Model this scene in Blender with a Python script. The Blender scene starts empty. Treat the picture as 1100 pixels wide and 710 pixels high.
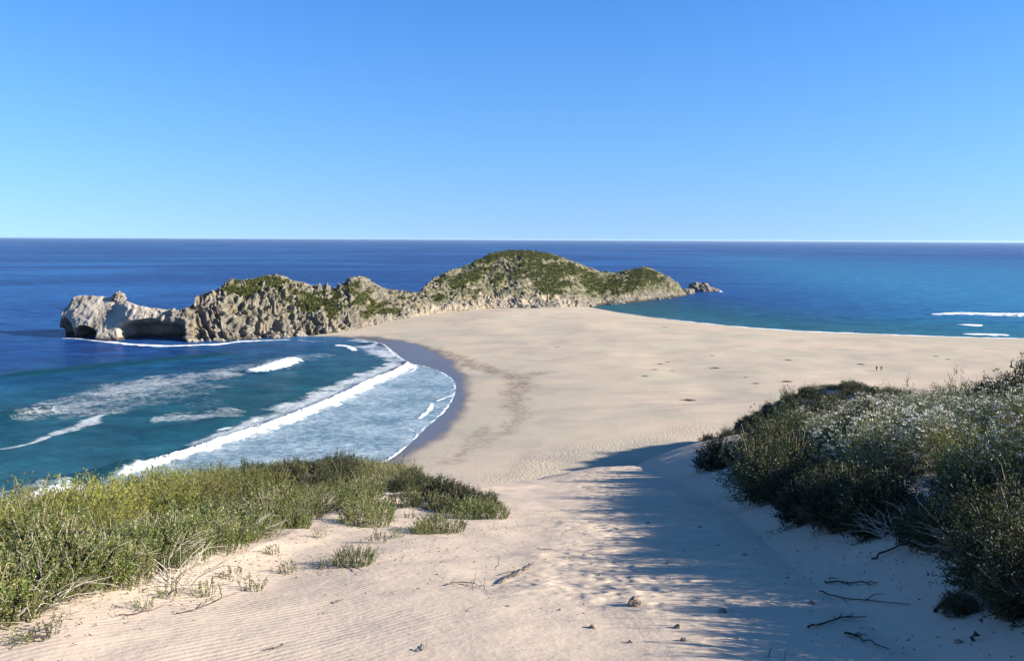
import bpy, math, random
import numpy as np
from mathutils import Matrix, Vector

sc = bpy.context.scene
COL = sc.collection
R = math.radians
rng = np.random.default_rng(7)
random.seed(7)

# ------------------------------------------------------------------ camera
CAM_Z = 45.0
F_PX, CX, CY = 900.0, 550.0, 355.0
PITCH, ROLL = math.atan(98.0 / 900.0), R(0.26)
rt = np.array([1.0, 0, 0])
fw = np.array([0, math.cos(PITCH), -math.sin(PITCH)])
upv = np.array([0, math.sin(PITCH), math.cos(PITCH)])
rt2 = rt * math.cos(ROLL) + upv * math.sin(ROLL)
up2 = upv * math.cos(ROLL) - rt * math.sin(ROLL)
CAM = np.array([0.0, 0.0, CAM_Z])
cd = bpy.data.cameras.new('camera')
cd.sensor_fit = 'HORIZONTAL'
cd.sensor_width = 36.0
cd.lens = 36.0 * F_PX / 1100.0
cd.clip_start = 0.1
cd.clip_end = 200000.0
cam = bpy.data.objects.new('camera', cd)
COL.objects.link(cam)
M3 = Matrix(((rt2[0], up2[0], -fw[0], 0), (rt2[1], up2[1], -fw[1], 0), (rt2[2], up2[2], -fw[2], CAM_Z), (0, 0, 0, 1)))
cam.matrix_world = M3
sc.camera = cam

# ------------------------------------------------------------------ light
SUN_EL, SUN_AZ = R(21.5), R(99.0)          # azimuth clockwise from +Y (straight ahead)
w = bpy.data.worlds.new('World')
sc.world = w
w.use_nodes = True
nt = w.node_tree
nt.nodes.clear()
sky = nt.nodes.new('ShaderNodeTexSky')
sky.sky_type = 'NISHITA'
sky.sun_disc = False
sky.sun_elevation = SUN_EL
sky.sun_rotation = SUN_AZ
sky.altitude = 0.0
sky.air_density = 1.0
sky.dust_density = 0.15
sky.ozone_density = 3.0
bg = nt.nodes.new('ShaderNodeBackground')
bg.inputs['Strength'].default_value = 0.080
wo = nt.nodes.new('ShaderNodeOutputWorld')
# the clear winter sky: bluer overhead than the model gives, pale along the horizon
tcw = nt.nodes.new('ShaderNodeTexCoord')
sepw = nt.nodes.new('ShaderNodeSeparateXYZ')
nt.links.new(tcw.outputs['Generated'], sepw.inputs[0])
remap = nt.nodes.new('ShaderNodeMapRange')
remap.inputs[1].default_value, remap.inputs[2].default_value = -0.05, 1.0
remap.inputs[3].default_value, remap.inputs[4].default_value = 0.10, 1.0
nt.links.new(sepw.outputs[2], remap.inputs[0])
comb = nt.nodes.new('ShaderNodeCombineXYZ')
nt.links.new(sepw.outputs[0], comb.inputs[0])
nt.links.new(sepw.outputs[1], comb.inputs[1])
nt.links.new(remap.outputs[0], comb.inputs[2])
nrmw = nt.nodes.new('ShaderNodeVectorMath')
nrmw.operation = 'NORMALIZE'
nt.links.new(comb.outputs[0], nrmw.inputs[0])
nt.links.new(nrmw.outputs[0], sky.inputs[0])
tint = nt.nodes.new('ShaderNodeMix')
tint.data_type, tint.blend_type = 'RGBA', 'MULTIPLY'
tint.inputs[0].default_value = 1.0
nt.links.new(sky.outputs[0], tint.inputs[6])
rampw = nt.nodes.new('ShaderNodeValToRGB')
cr = rampw.color_ramp
cr.interpolation = 'B_SPLINE'
SKY_TINT = [(0.0, (0.84, 0.84, 1.0)), (0.10, (0.65, 0.92, 1.06)), (0.25, (0.41, 0.80, 1.26)), (0.40, (0.34, 0.72, 1.10)), (1.0, (0.40, 0.66, 0.86))]
cr.elements[0].position, cr.elements[1].position = 0.0, 1.0
for ps, _ in SKY_TINT[1:-1]:
    cr.elements.new(ps)
for e_, (ps, cc) in zip(cr.elements, SKY_TINT):
    e_.position, e_.color = ps, (cc[0] / 2, cc[1] / 2, cc[2] / 2, 1)
nt.links.new(sepw.outputs[2], rampw.inputs[0])
nt.links.new(rampw.outputs[0], tint.inputs[7])
dbl = nt.nodes.new('ShaderNodeVectorMath')
dbl.operation = 'SCALE'
dbl.inputs['Scale'].default_value = 2.0
nt.links.new(tint.outputs[2], dbl.inputs[0])
nt.links.new(dbl.outputs[0], bg.inputs[0])
nt.links.new(bg.outputs[0], wo.inputs[0])

sd = bpy.data.lights.new('sun', 'SUN')
sd.energy = 5.0
sd.angle = R(0.5)
sd.color = (1.0, 0.905, 0.76)
sun = bpy.data.objects.new('sun', sd)
COL.objects.link(sun)
tosun = Vector((math.cos(SUN_EL) * math.sin(SUN_AZ), math.cos(SUN_EL) * math.cos(SUN_AZ), math.sin(SUN_EL)))
sun.rotation_euler = tosun.to_track_quat('Z', 'Y').to_euler()
sun.location = (60, 0, 90)

sc.view_settings.view_transform = 'Standard'
sc.view_settings.look = 'None'
sc.view_settings.gamma = 1.0
sc.view_settings.exposure = 1.45
sc.cycles.max_bounces = 6
sc.cycles.transparent_max_bounces = 4

# ------------------------------------------------------------------ helpers
def ray(px, py):
    d = rt2 * ((px - CX) / F_PX) + up2 * (-(py - CY) / F_PX) + fw
    return d

def on_z(px, py, z=0.0):
    d = ray(px, py)
    t = (z - CAM_Z) / d[2]
    return CAM + d * t

def at_d(px, py, D):
    d = ray(px, py)
    return CAM + d * (D / d[1])

def hsh(ix, iy, iz, seed):
    h = (ix.astype(np.int64) * 374761393 + iy.astype(np.int64) * 668265263 + iz.astype(np.int64) * 2147483647 + seed * 974634777) & 0xFFFFFFFF
    h = ((h ^ (h >> 13)) * 1274126177) & 0xFFFFFFFF
    h = (h ^ (h >> 16)) & 0xFFFFFFFF
    return h

GR = rng.normal(size=(256, 3))
GR /= np.linalg.norm(GR, axis=1)[:, None]

def pn3(x, y, z, seed=0):
    xi, yi, zi = np.floor(x), np.floor(y), np.floor(z)
    xf, yf, zf = x - xi, y - yi, z - zi
    u, v, q = [f * f * f * (f * (f * 6 - 15) + 10) for f in (xf, yf, zf)]
    out = 0
    for dx in (0, 1):
        for dy in (0, 1):
            for dz in (0, 1):
                g = GR[hsh(xi + dx, yi + dy, zi + dz, seed) & 255]
                dd = g[..., 0] * (xf - dx) + g[..., 1] * (yf - dy) + g[..., 2] * (zf - dz)
                out = out + dd * (u if dx else 1 - u) * (v if dy else 1 - v) * (q if dz else 1 - q)
    return out * 1.5

def pn2(x, y, seed=0):
    xi, yi = np.floor(x), np.floor(y)
    xf, yf = x - xi, y - yi
    u, v = [f * f * f * (f * (f * 6 - 15) + 10) for f in (xf, yf)]
    zi = np.zeros_like(xi)
    out = 0
    for dx in (0, 1):
        for dy in (0, 1):
            g = GR[hsh(xi + dx, yi + dy, zi, seed) & 255]
            dd = g[..., 0] * (xf - dx) + g[..., 1] * (yf - dy)
            out = out + dd * (u if dx else 1 - u) * (v if dy else 1 - v)
    return out * 1.6

def fbm2(x, y, oct=4, seed=0):
    s, a = 0, 1.0
    for k in range(oct):
        s = s + a * pn2(x, y, seed + k)
        x, y, a = x * 2.03 + 5.1, y * 2.03 + 9.7, a * 0.5
    return s

def sstep(a, b, x):
    t = np.clip((x - a) / (b - a), 0, 1)
    return t * t * (3 - 2 * t)

def seg_dist(x, y, pts):
    """distance to an open polyline and the running fraction along it"""
    pts = np.asarray(pts, float)
    best = np.full(x.shape, 1e9)
    frac = np.zeros(x.shape)
    L = np.hypot(*(pts[1:] - pts[:-1]).T)
    cum = np.concatenate([[0], np.cumsum(L)])
    for i in range(len(pts) - 1):
        a, b = pts[i], pts[i + 1]
        d = b - a
        t = np.clip(((x - a[0]) * d[0] + (y - a[1]) * d[1]) / max(L[i] ** 2, 1e-9), 0, 1)
        q = np.hypot(x - a[0] - t * d[0], y - a[1] - t * d[1])
        m = q < best
        best = np.where(m, q, best)
        frac = np.where(m, (cum[i] + t * L[i]) / cum[-1], frac)
    return best, frac

def inside(x, y, poly):
    poly = np.asarray(poly, float)
    c = np.zeros(x.shape, bool)
    n = len(poly)
    for i in range(n):
        x1, y1 = poly[i]
        x2, y2 = poly[i - 1]
        if y1 == y2:
            continue
        c ^= ((y1 > y) != (y2 > y)) & (x < (x2 - x1) * (y - y1) / (y2 - y1) + x1)
    return c

def smooth_poly(pts, n=4):
    pts = np.asarray(pts, float)
    out = []
    for i in range(len(pts) - 1):
        p0, p1, p2, p3 = pts[max(i - 1, 0)], pts[i], pts[i + 1], pts[min(i + 2, len(pts) - 1)]
        for k in range(n):
            t = k / n
            out.append(0.5 * ((2 * p1) + (-p0 + p2) * t + (2 * p0 - 5 * p1 + 4 * p2 - p3) * t * t + (-p0 + 3 * p1 - 3 * p2 + p3) * t ** 3))
    out.append(pts[-1])
    return np.array(out)

def world_line(pxs, z=0.0, n=4):
    return smooth_poly([on_z(a, b, z)[:2] for a, b in pxs], n)

class SDF:
    """signed distance to a polygon, sampled on a regular grid (negative inside)"""
    def __init__(self, poly, x0, x1, y0, y1, step):
        self.x0, self.y0, self.s = x0, y0, step
        gx = np.arange(x0, x1 + step, step)
        gy = np.arange(y0, y1 + step, step)
        X, Y = np.meshgrid(gx, gy)
        p = np.vstack([poly, poly[:1]])
        d, _ = seg_dist(X, Y, p)
        self.g = np.where(inside(X, Y, poly), -d, d)
        self.nx, self.ny = len(gx), len(gy)
    def __call__(self, x, y):
        fx = np.clip((x - self.x0) / self.s, 0, self.nx - 1.001)
        fy = np.clip((y - self.y0) / self.s, 0, self.ny - 1.001)
        ix, iy = fx.astype(int), fy.astype(int)
        tx, ty = fx - ix, fy - iy
        g = self.g
        return (g[iy, ix] * (1 - tx) + g[iy, ix + 1] * tx) * (1 - ty) + (g[iy + 1, ix] * (1 - tx) + g[iy + 1, ix + 1] * tx) * ty

def np_mesh(name, verts, faces, mat=None, smooth=True, attrs=None):
    """one mesh from numpy arrays; faces (n,3) or (n,4)"""
    me = bpy.data.meshes.new(name)
    verts = np.ascontiguousarray(verts, np.float32)
    faces = np.ascontiguousarray(faces, np.int32)
    k = faces.shape[1]
    me.vertices.add(len(verts))
    me.vertices.foreach_set('co', verts.ravel())
    me.loops.add(faces.size)
    me.loops.foreach_set('vertex_index', faces.ravel())
    me.polygons.add(len(faces))
    me.polygons.foreach_set('loop_start', np.arange(0, faces.size, k, dtype=np.int32))
    me.polygons.foreach_set('loop_total', np.full(len(faces), k, np.int32))
    me.polygons.foreach_set('use_smooth', np.full(len(faces), smooth, bool))
    for an, av in (attrs or {}).items():
        at = me.attributes.new(an, 'FLOAT', 'POINT')
        at.data.foreach_set('value', np.ascontiguousarray(av, np.float32).ravel())
    me.update(calc_edges=True)
    if mat:
        me.materials.append(mat)
    return me

def link(name, me, parent=None, loc=None, kind=None, label=None, cat=None, group=None):
    o = bpy.data.objects.new(name, me)
    COL.objects.link(o)
    if parent:
        o.parent = parent
    if loc is not None:
        o.location = loc
    tag(o, label, cat, group, kind)
    return o

def tag(o, label=None, cat=None, group=None, kind=None):
    if label: o['label'] = label
    if cat: o['category'] = cat
    if group: o['group'] = group
    if kind: o['kind'] = kind
    return o

def copy_tree(o, loc, rz, scale, label=None, group=None):
    c = o.copy()
    COL.objects.link(c)
    c.location = loc
    c.rotation_euler = (0, 0, rz)
    c.scale = scale
    if label: c['label'] = label
    if group: c['group'] = group
    for ch in o.children:
        k = ch.copy()
        COL.objects.link(k)
        k.parent = c
    return c

class NT:
    """tiny node-tree writer"""
    def __init__(self, name):
        self.m = bpy.data.materials.new(name)
        self.m.use_nodes = True
        self.t = self.m.node_tree
        self.t.nodes.clear()
        self.out = self.t.nodes.new('ShaderNodeOutputMaterial')
    def n(self, typ, **kw):
        nd = self.t.nodes.new(typ)
        for k, v in kw.items():
            if k.startswith('i_'):
                key = k[2:]
                key = int(key) if key.isdigit() else key.replace('_', ' ')
                self.set(nd.inputs[key], v)
            else:
                setattr(nd, k, v)
        return nd
    def set(self, sock, v):
        if isinstance(v, bpy.types.NodeSocket):
            self.t.links.new(v, sock)
        elif isinstance(v, (tuple, list)) and sock.type == 'RGBA' and len(v) == 3:
            sock.default_value = (*v, 1)
        else:
            sock.default_value = v
    def attr(self, name):
        return self.n('ShaderNodeAttribute', attribute_name=name).outputs['Fac']
    def math(self, op, a, b=0.0, clamp=False):
        nd = self.n('ShaderNodeMath', operation=op, use_clamp=clamp)
        self.set(nd.inputs[0], a)
        self.set(nd.inputs[1], b)
        return nd.outputs[0]
    def mix(self, f, a, b, blend='MIX'):
        nd = self.n('ShaderNodeMix', data_type='RGBA', blend_type=blend)
        self.set(nd.inputs[0], f)
        self.set(nd.inputs[6], a)
        self.set(nd.inputs[7], b)
        return nd.outputs[2]
    def pos(self, scale=(1, 1, 1), rot=(0, 0, 0), obj=False):
        tc = self.n('ShaderNodeTexCoord').outputs['Object'] if obj else self.n('ShaderNodeNewGeometry').outputs['Position']
        mp = self.n('ShaderNodeMapping')
        self.set(mp.inputs[0], tc)
        mp.inputs['Scale'].default_value = scale
        mp.inputs['Rotation'].default_value = rot
        return mp.outputs[0]
    def noise(self, vec, scale, detail=4.0, rough=0.55, dist=0.0):
        nd = self.n('ShaderNodeTexNoise')
        self.set(nd.inputs['Vector'], vec)
        nd.inputs['Scale'].default_value = scale
        nd.inputs['Detail'].default_value = detail
        nd.inputs['Roughness'].default_value = rough
        nd.inputs['Distortion'].default_value = dist
        return nd.outputs[0]
    def voro(self, vec, scale, feature='F1', rand=1.0):
        nd = self.n('ShaderNodeTexVoronoi', feature=feature)
        self.set(nd.inputs['Vector'], vec)
        nd.inputs['Scale'].default_value = scale
        nd.inputs['Randomness'].default_value = rand
        return nd.outputs[0]
    def ramp(self, f, lo, hi, a=0.0, b=1.0):
        nd = self.n('ShaderNodeMapRange', interpolation_type='SMOOTHSTEP')
        self.set(nd.inputs[0], f)
        nd.inputs[1].default_value = lo
        nd.inputs[2].default_value = hi
        nd.inputs[3].default_value = a
        nd.inputs[4].default_value = b
        return nd.outputs[0]
    def bump(self, h, dist, strength=1.0, normal=None):
        nd = self.n('ShaderNodeBump')
        nd.inputs['Strength'].default_value = strength
        nd.inputs['Distance'].default_value = dist
        self.set(nd.inputs['Height'], h)
        if normal is not None:
            self.set(nd.inputs['Normal'], normal)
        return nd.outputs[0]
    def bsdf(self, col, rough, normal=None, spec=0.3, **kw):
        nd = self.n('ShaderNodeBsdfPrincipled')
        self.set(nd.inputs['Base Color'], col)
        self.set(nd.inputs['Roughness'], rough)
        self.set(nd.inputs['Specular IOR Level'], spec)
        if normal is not None:
            self.set(nd.inputs['Normal'], normal)
        for k, v in kw.items():
            self.set(nd.inputs[k], v)
        return nd
    def finish(self, sh):
        self.t.links.new(sh.outputs[0] if hasattr(sh, 'outputs') else sh, self.out.inputs[0])
        return self.m

# ------------------------------------------------------------------ shorelines
LEFT_SHORE = [(330, 362), (362, 362), (385, 364), (402, 367), (416, 373), (432, 385), (442, 391), (454, 393), (470, 398), (483, 405), (489, 413),
              (487, 426), (478, 441), (461, 456), (441, 475), (415, 495), (360, 516), (240, 540), (100, 556), (0, 566), (-160, 580)]
RIGHT_SHORE = [(600, 326), (628, 328.5), (645, 332), (700, 341), (780, 350), (860, 356), (940, 359), (1020, 362), (1110, 364), (1300, 366)]
left_w = world_line(LEFT_SHORE)
right_w = world_line(RIGHT_SHORE)
land = np.vstack([[(-90, 470), (-40, 590), (20, 600)], right_w, [(900, 330), (900, -300), (-300, -300), (-300, 60)], left_w[::-1]])
SH = SDF(land, -500, 900, -300, 760, 2.0)

# ------------------------------------------------------------------ dune
EDGE = smooth_poly([(-8.0, -40), (-8.2, 0), (-8.4, 13), (-9.2, 24), (-9, 33), (-5.5, 35.5), (-1.5, 33.5), (1.2, 40), (3.6, 50), (9, 59), (16, 70),
                    (25, 92), (31, 118), (35, 140), (39, 160), (58, 184), (150, 170)], 4)
ED = SDF(np.vstack([EDGE, [(260, 100), (260, -60)]]), -200, 260, -60, 300, 1.0)

def bank_line(y):
    return np.interp(y, [-20, 0, 8, 14, 20, 30, 45, 60, 80, 120, 160, 200], [2.6, 2.9, 3.3, 4.3, 5.2, 6.2, 7.2, 9, 13, 26, 40, 58])

def H(x, y):
    x = np.asarray(x, float)
    y = np.asarray(y, float)
    s = -SH(x, y)                                   # >0 on land
    beach = np.where(s > 0, 2.6 * (1 - np.exp(-s / 28.0)) + 0.9 * sstep(30, 110, s), np.maximum(0.055 * s, -6))
    und = fbm2(x / 46.0, y / 30.0, 3, 3) * 0.75
    beach = beach + und * sstep(15, 70, s)
    e = ED(x, y)
    plane = CAM_Z - 1.72 - 0.24 * y
    plane = plane - 0.02 * np.maximum(y - 60, 0)
    bx = x - bank_line(y)
    bank = 3.5 * (1 - np.exp(-np.maximum(bx, 0) * 0.40 / 3.5)) * sstep(-1.0, 2.0, bx + 1)
    hump2 = (9.9 + 0.9 * fbm2(x / 7.0, y / 7.0, 2, 72)) * np.exp(-(((x - 60) / 17) ** 2 + ((y - 154) / 24) ** 2))
    lumpy = sstep(3.2, 0.6, np.abs(x + 3.6) * 0.8 + np.abs(y - 21) * 0.22)
    moundL = lumpy * (0.10 + 0.22 * np.abs(pn2(x / 1.3, y / 1.8, 66))) + 0.38 * sstep(0.0, 2.6, -2.2 - 0.19 * np.clip(y - 7, 0, 14) - x + 2.2 * sstep(19, 30, y)) * sstep(5, 9, y)
    un2 = fbm2(x / 3.6, y / 4.5, 3, 21) * 0.07 + fbm2(x / 1.1, y / 0.9, 2, 33) * 0.012
    dune = plane + bank + hump2 + moundL + un2
    sp = np.log1p(np.exp(np.clip(e / 1.1, -30, 30))) * 1.1
    dune = dune - 0.52 * np.minimum(np.where(e > 25, e, sp), 200)
    k = 2.2
    d = np.clip(0.5 + 0.5 * (dune - beach) / k, 0, 1)
    return beach * (1 - d) + dune * d + k * d * (1 - d)

def ground(px, py, dmax=900.0):
    """where the line of sight through a photo point meets the ground"""
    d = ray(px, py)
    d = d / d[1]
    ts = np.geomspace(2.5, dmax, 2600)
    P = CAM[None] + d[None] * ts[:, None]
    hit = np.nonzero(P[:, 2] < H(P[:, 0], P[:, 1]))[0]
    i = hit[0] if len(hit) else len(ts) - 1
    a, b = ts[max(i - 1, 0)], ts[i]
    for _ in range(12):
        m = 0.5 * (a + b)
        q = CAM + d * m
        if q[2] < H(q[0], q[1]): b = m
        else: a = m
    q = CAM + d * b
    return np.array([q[0], q[1], float(H(q[0], q[1]))])

def polar(radii, angs):
    A, Rr = np.meshgrid(angs, radii)
    X, Y = Rr * np.sin(A), Rr * np.cos(A)
    nr, na = A.shape
    i = np.arange(nr * na).reshape(nr, na)
    f = np.stack([i[:-1, :-1], i[:-1, 1:], i[1:, 1:], i[1:, :-1]], -1).reshape(-1, 4)
    return X.ravel(), Y.ravel(), f

def angles(fine, half=37.0):
    a = np.concatenate([np.linspace(-180, -half, 60)[:-1], np.linspace(-half, half, fine), np.linspace(half, 180, 60)[1:]])
    return np.radians(a)

# sand
X, Y, FQ = polar(np.concatenate([[0.02], np.geomspace(0.6, 4, 24)[:-1], np.geomspace(4, 900, 640)]), angles(720))
Z = H(X, Y)
s_land = -SH(X, Y)
WET_OUT = world_line([(300, 356), (350, 361), (385, 360), (412, 362), (450, 370), (480, 384), (497, 400), (503, 415), (499, 434), (482, 458), (456, 477), (430, 491), (416, 499), (380, 512), (240, 536), (100, 552), (-160, 575)], 1.0)
wet_poly = np.vstack([WET_OUT, [(-300, 100), (-300, 450), (-160, 480)]])
WS = SDF(wet_poly, -320, 40, 60, 520, 1.5)
wet = sstep(2.5, -2.0, WS(X, Y) + fbm2(X / 9, Y / 9, 3, 5) * 2.0)
wet = np.maximum(wet, sstep(3.5, 0.5, s_land + fbm2(X / 12, Y / 12, 2, 8)) * (s_land > -30))
stain = np.zeros_like(X)
near = (np.hypot(X, Y) > 60)
for line, wd, amt in [([(400, 362), (450, 368), (490, 380), (520, 390), (548, 398), (560, 404), (556, 415)], 3.2, 1.0), ([(548, 398), (570, 398), (588, 397)], 2.6, 0.85),
                      ([(556, 410), (552, 425), (560, 438)], 3.0, 0.8), ([(560, 440), (545, 455), (515, 470)], 2.4, 0.6), ([(520, 452), (505, 470), (480, 490)], 1.8, 0.6),
                      ([(610, 388), (570, 384), (530, 380)], 1.6, 0.3), ([(575, 470), (560, 490), (545, 505)], 1.6, 0.3)]:
    q, _ = seg_dist(X[near], Y[near], world_line(line, 2.8))
    wob = fbm2(X[near] / 5, Y[near] / 5, 3, 17)
    stain[near] = np.maximum(stain[near], amt * sstep(wd * 1.9, 0.2, q + wob * wd))
trample = np.zeros_like(X)
for line, wd in [([(570, 510), (590, 490), (640, 478), (700, 470), (760, 460)], 9.0), ([(530, 512), (560, 500), (590, 488)], 6.0)]:
    q, _ = seg_dist(X[near], Y[near], world_line(line, 3.0))
    trample[near] = np.maximum(trample[near], sstep(wd, wd * 0.3, q))
np_path, _ = seg_dist(X, Y, [(1.6, 9), (2.6, 16), (3.3, 22), (3.6, 30), (4.5, 42), (8, 54)])
trample = np.maximum(trample, sstep(2.2, 0.4, np_path + 0.6 * fbm2(X / 2, Y / 2, 2, 44)))

g = NT('sand')
p = g.pos()
big = g.noise(p, 0.035, 5, 0.6)
med = g.noise(p, 0.8, 5, 0.6)
fine = g.noise(p, 14.0, 3, 0.6)
c = g.mix(g.ramp(big, 0.36, 0.64), (0.455, 0.376, 0.288), (0.392, 0.354, 0.272))
strk = g.noise(g.pos((0.02, 0.075, 1), (0, 0, R(-12))), 1.0, 5, 0.65, 0.4)
c = g.mix(g.ramp(strk, 0.48, 0.66, 0, 0.5), c, (0.31, 0.265, 0.235))
c = g.mix(g.ramp(strk, 0.42, 0.28, 0, 0.6), c, (0.49, 0.41, 0.33))
c = g.mix(g.attr('dune'), c, g.mix(g.ramp(big, 0.3, 0.7), (0.50, 0.405, 0.315), (0.47, 0.385, 0.315)))
c = g.mix(g.ramp(med, 0.45, 0.75, 0, 0.35), c, (0.40, 0.33, 0.27))
c = g.mix(g.ramp(fine, 0.55, 0.8, 0, 0.28), c, (0.30, 0.25, 0.20))
stn = g.math('MULTIPLY', g.attr('stain'), g.ramp(g.noise(p, 0.6, 6, 0.72), 0.33, 0.60))
c = g.mix(stn, c, (0.20, 0.165, 0.13))
wt = g.attr('wet')
c = g.mix(wt, c, (0.13, 0.105, 0.088))
rough = g.math('SUBTRACT', 0.9, g.math('MULTIPLY', wt, 0.62))
# wind ripples on the near dune, footprints where people walk, grain everywhere
dist = g.n('ShaderNodeVectorMath', operation='LENGTH', i_0=p).outputs['Value']
rip = g.n('ShaderNodeTexWave', wave_type='BANDS', bands_direction='X', wave_profile='SIN')
g.set(rip.inputs['Vector'], g.pos((1, 1, 0), (0, 0, R(38))))
rip.inputs['Scale'].default_value = 3.6
rip.inputs['Distortion'].default_value = 4.5
rip.inputs['Detail'].default_value = 2.0
rip.inputs['Detail Scale'].default_value = 0.5
ripm = g.math('MULTIPLY', rip.outputs['Fac'], g.math('MULTIPLY', g.attr('ripple'), g.ramp(g.noise(p, 0.45, 3, 0.5), 0.40, 0.66)))
foot = g.ramp(g.noise(p, 1.9, 2, 0.5, 0.2), 0.36, 0.60)
h = g.math('MULTIPLY', ripm, 0.0042)
h = g.math('ADD', h, g.math('MULTIPLY', g.math('MULTIPLY', foot, g.attr('trample')), 0.05))
h = g.math('ADD', h, g.math('MULTIPLY', g.noise(p, 1.5, 5, 0.55), 0.05))
h = g.math('ADD', h, g.math('MULTIPLY', fine, 0.008))
h = g.math('ADD', h, g.math('MULTIPLY', g.noise(g.pos((0.16, 0.30, 1), (0, 0, R(-15))), 1.0, 5, 0.6, 0.3), g.math('SUBTRACT', 0.14, g.math('MULTIPLY', g.attr('dune'), 0.14))))
nrm = g.bump(h, 1.0, 0.8)
SAND = g.finish(g.bsdf(c, rough, nrm, g.math('MULTIPLY', wt, 0.42)))
me = np_mesh('sand', np.stack([X, Y, Z], 1), FQ, SAND, True, {'ripple': sstep(2.0, -3.5, X + 0.2 * fbm2(X / 2, Y / 2, 2, 55)) * (np.hypot(X, Y) < 60), 'dune': sstep(5.0, 12.0, Z), 'wet': wet, 'stain': stain, 'trample': trample})
link('beach', me, kind='structure', label='pale sand beach and dune sloping down between two bays')

# ------------------------------------------------------------------ sea
X, Y, FQ = polar(np.concatenate([np.geomspace(45, 130, 40)[:-1], np.geomspace(130, 900, 560)[:-1], np.geomspace(900, 45000, 220)]), angles(900))
rad = np.hypot(X, Y)
sdw = SH(X, Y)                                        # >0 in the water
bay = (X < 40) & (rad < 420) & (rad > 60)
foam = np.zeros_like(X)
lift = np.zeros_like(X)
def paint(pxs, width, amt, mask, soft=1.0, wob=0.35, taper=True, lift_h=0.0, lw=3.0, seed=1, trail=0.0, ws=6.0):
    ln = world_line(pxs)
    x, y = X[mask], Y[mask]
    q, fr = seg_dist(x, y, ln)
    wv = np.interp(fr, np.linspace(0, 1, len(width)), width) if isinstance(width, (list, tuple)) else width
    nz = fbm2(x / ws, y / ws, 3, seed)
    val = amt * sstep(wv * (1 + 0.5 * soft), wv * (1 - 0.7 * soft), q + nz * wv * wob)
    if taper:
        val = val * sstep(0, 0.04, fr) * sstep(1.0, 0.97, fr)
    foam[mask] = np.maximum(foam[mask], val)
    if lift_h:
        lift[mask] = np.maximum(lift[mask], lift_h * np.exp(-(q / lw) ** 2) * sstep(0, 0.06, fr) * sstep(1.0, 0.9, fr))
BREAK = [(112, 521), (150, 505), (200, 490), (250, 473), (300, 456), (340, 440), (370, 427), (400, 412), (425, 402), (438, 395), (443, 390), (437, 382), (424, 376), (405, 370), (380, 366)]
paint(BREAK, [1.0, 1.6, 2.2, 2.7, 2.8, 2.6, 2.3, 2.0, 1.8, 1.5, 1.2, 0.9], 1.0, bay, 1.45, 0.8, True, 1.3, 3.4, 2, ws=3.2)
paint(BREAK, [2.0, 3.0, 4.2, 5.0, 5.0, 4.5, 4.0, 3.5, 3.0, 2.4, 1.8, 1.4], 0.55, bay, 1.6, 1.1, True, 0, 3, 92, ws=2.5)
paint([(a - 10, b - 6) for a, b in BREAK[2:11]], [2.0, 4.5, 7.0, 7.5, 6.5, 5.0, 3.0], 0.60, bay, 1.0, 0.6, True, 0, 3, 4)
paint([(388, 371), (404, 375), (420, 384), (432, 391)], [7, 9, 6, 3], 0.58, bay, 1.0, 0.4, True, 0, 3, 41)
paint([(360, 371), (374, 373), (381, 377)], [1.6, 2.0, 1.2], 0.95, bay, 0.8, 0.5, True, 0.3, 3, 5)
paint([(268, 401), (285, 397), (302, 391), (317, 386)], [3.0, 5.5, 6.0, 4.0], 1.0, bay, 0.7, 0.5, True, 1.3, 4, 6, ws=2.0)
paint([(225, 400), (262, 396), (300, 389), (330, 384), (360, 380)], [7, 10, 12, 10, 5], 0.40, bay, 1.0, 0.4, True, 0, 3, 7)
paint([(10, 454), (60, 440), (90, 431), (150, 416), (200, 407), (255, 399)], [5, 10, 15, 17, 16, 9], 0.47, bay, 1.0, 0.5, True, 0, 3, 8)
paint([(60, 446), (95, 444), (130, 436), (190, 420), (240, 412)], [6, 12, 14, 14, 8], 0.38, bay, 1.0, 0.5, True, 0, 3, 9)
paint([(160, 450), (190, 449), (225, 446), (262, 440)], [4, 7, 8, 5], 0.5, bay, 1.0, 0.6, True, 0, 3, 10)
paint([(-10, 483), (30, 477), (60, 466), (90, 456), (110, 445)], [1.0, 1.4, 2.6, 3.0, 1.4], 0.6, bay, 1.0, 0.5, True, 0, 3, 11)
paint([(205, 400), (215, 420), (225, 440)], [9, 9, 5], 0.30, bay, 1.0, 0.5, True, 0, 3, 12)
paint([(235, 462), (248, 459)], [1.0, 1.0], 0.7, bay, 1.0, 0.4, True, 0, 3, 13)
paint([(-20, 552), (20, 542), (60, 532), (108, 524)], [3, 3.2, 3.0, 1.5], 0.85, bay, 1.0, 0.6, False, 0.4, 3, 14)
paint([(-20, 534), (40, 528), (80, 524)], [2, 3, 2], 0.5, bay, 1.0, 0.5, True, 0, 3, 24)
# foam collar round the rocks
paint([(64, 363.5), (90, 364.5), (110, 367), (140, 370)], [0.9, 1.2, 1.0, 1.2], 0.95, (rad < 480) & (rad > 300), 1.0, 0.5, True, 0, 3, 15)
paint([(110, 367), (140, 370), (175, 372), (210, 371), (235, 370), (262, 367), (290, 366), (315, 364.5)], [1.6, 2.2, 2.6, 2.8, 2.2, 1.6, 1.4, 0.8], 1.0, (rad < 480) & (rad > 300), 1.0, 0.6, True, 0.2, 3, 16)
paint([(318, 365), (335, 367), (352, 366)], [0.5, 0.7, 0.5], 0.7, bay, 1.0, 0.5, True, 0, 3, 18)
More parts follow.
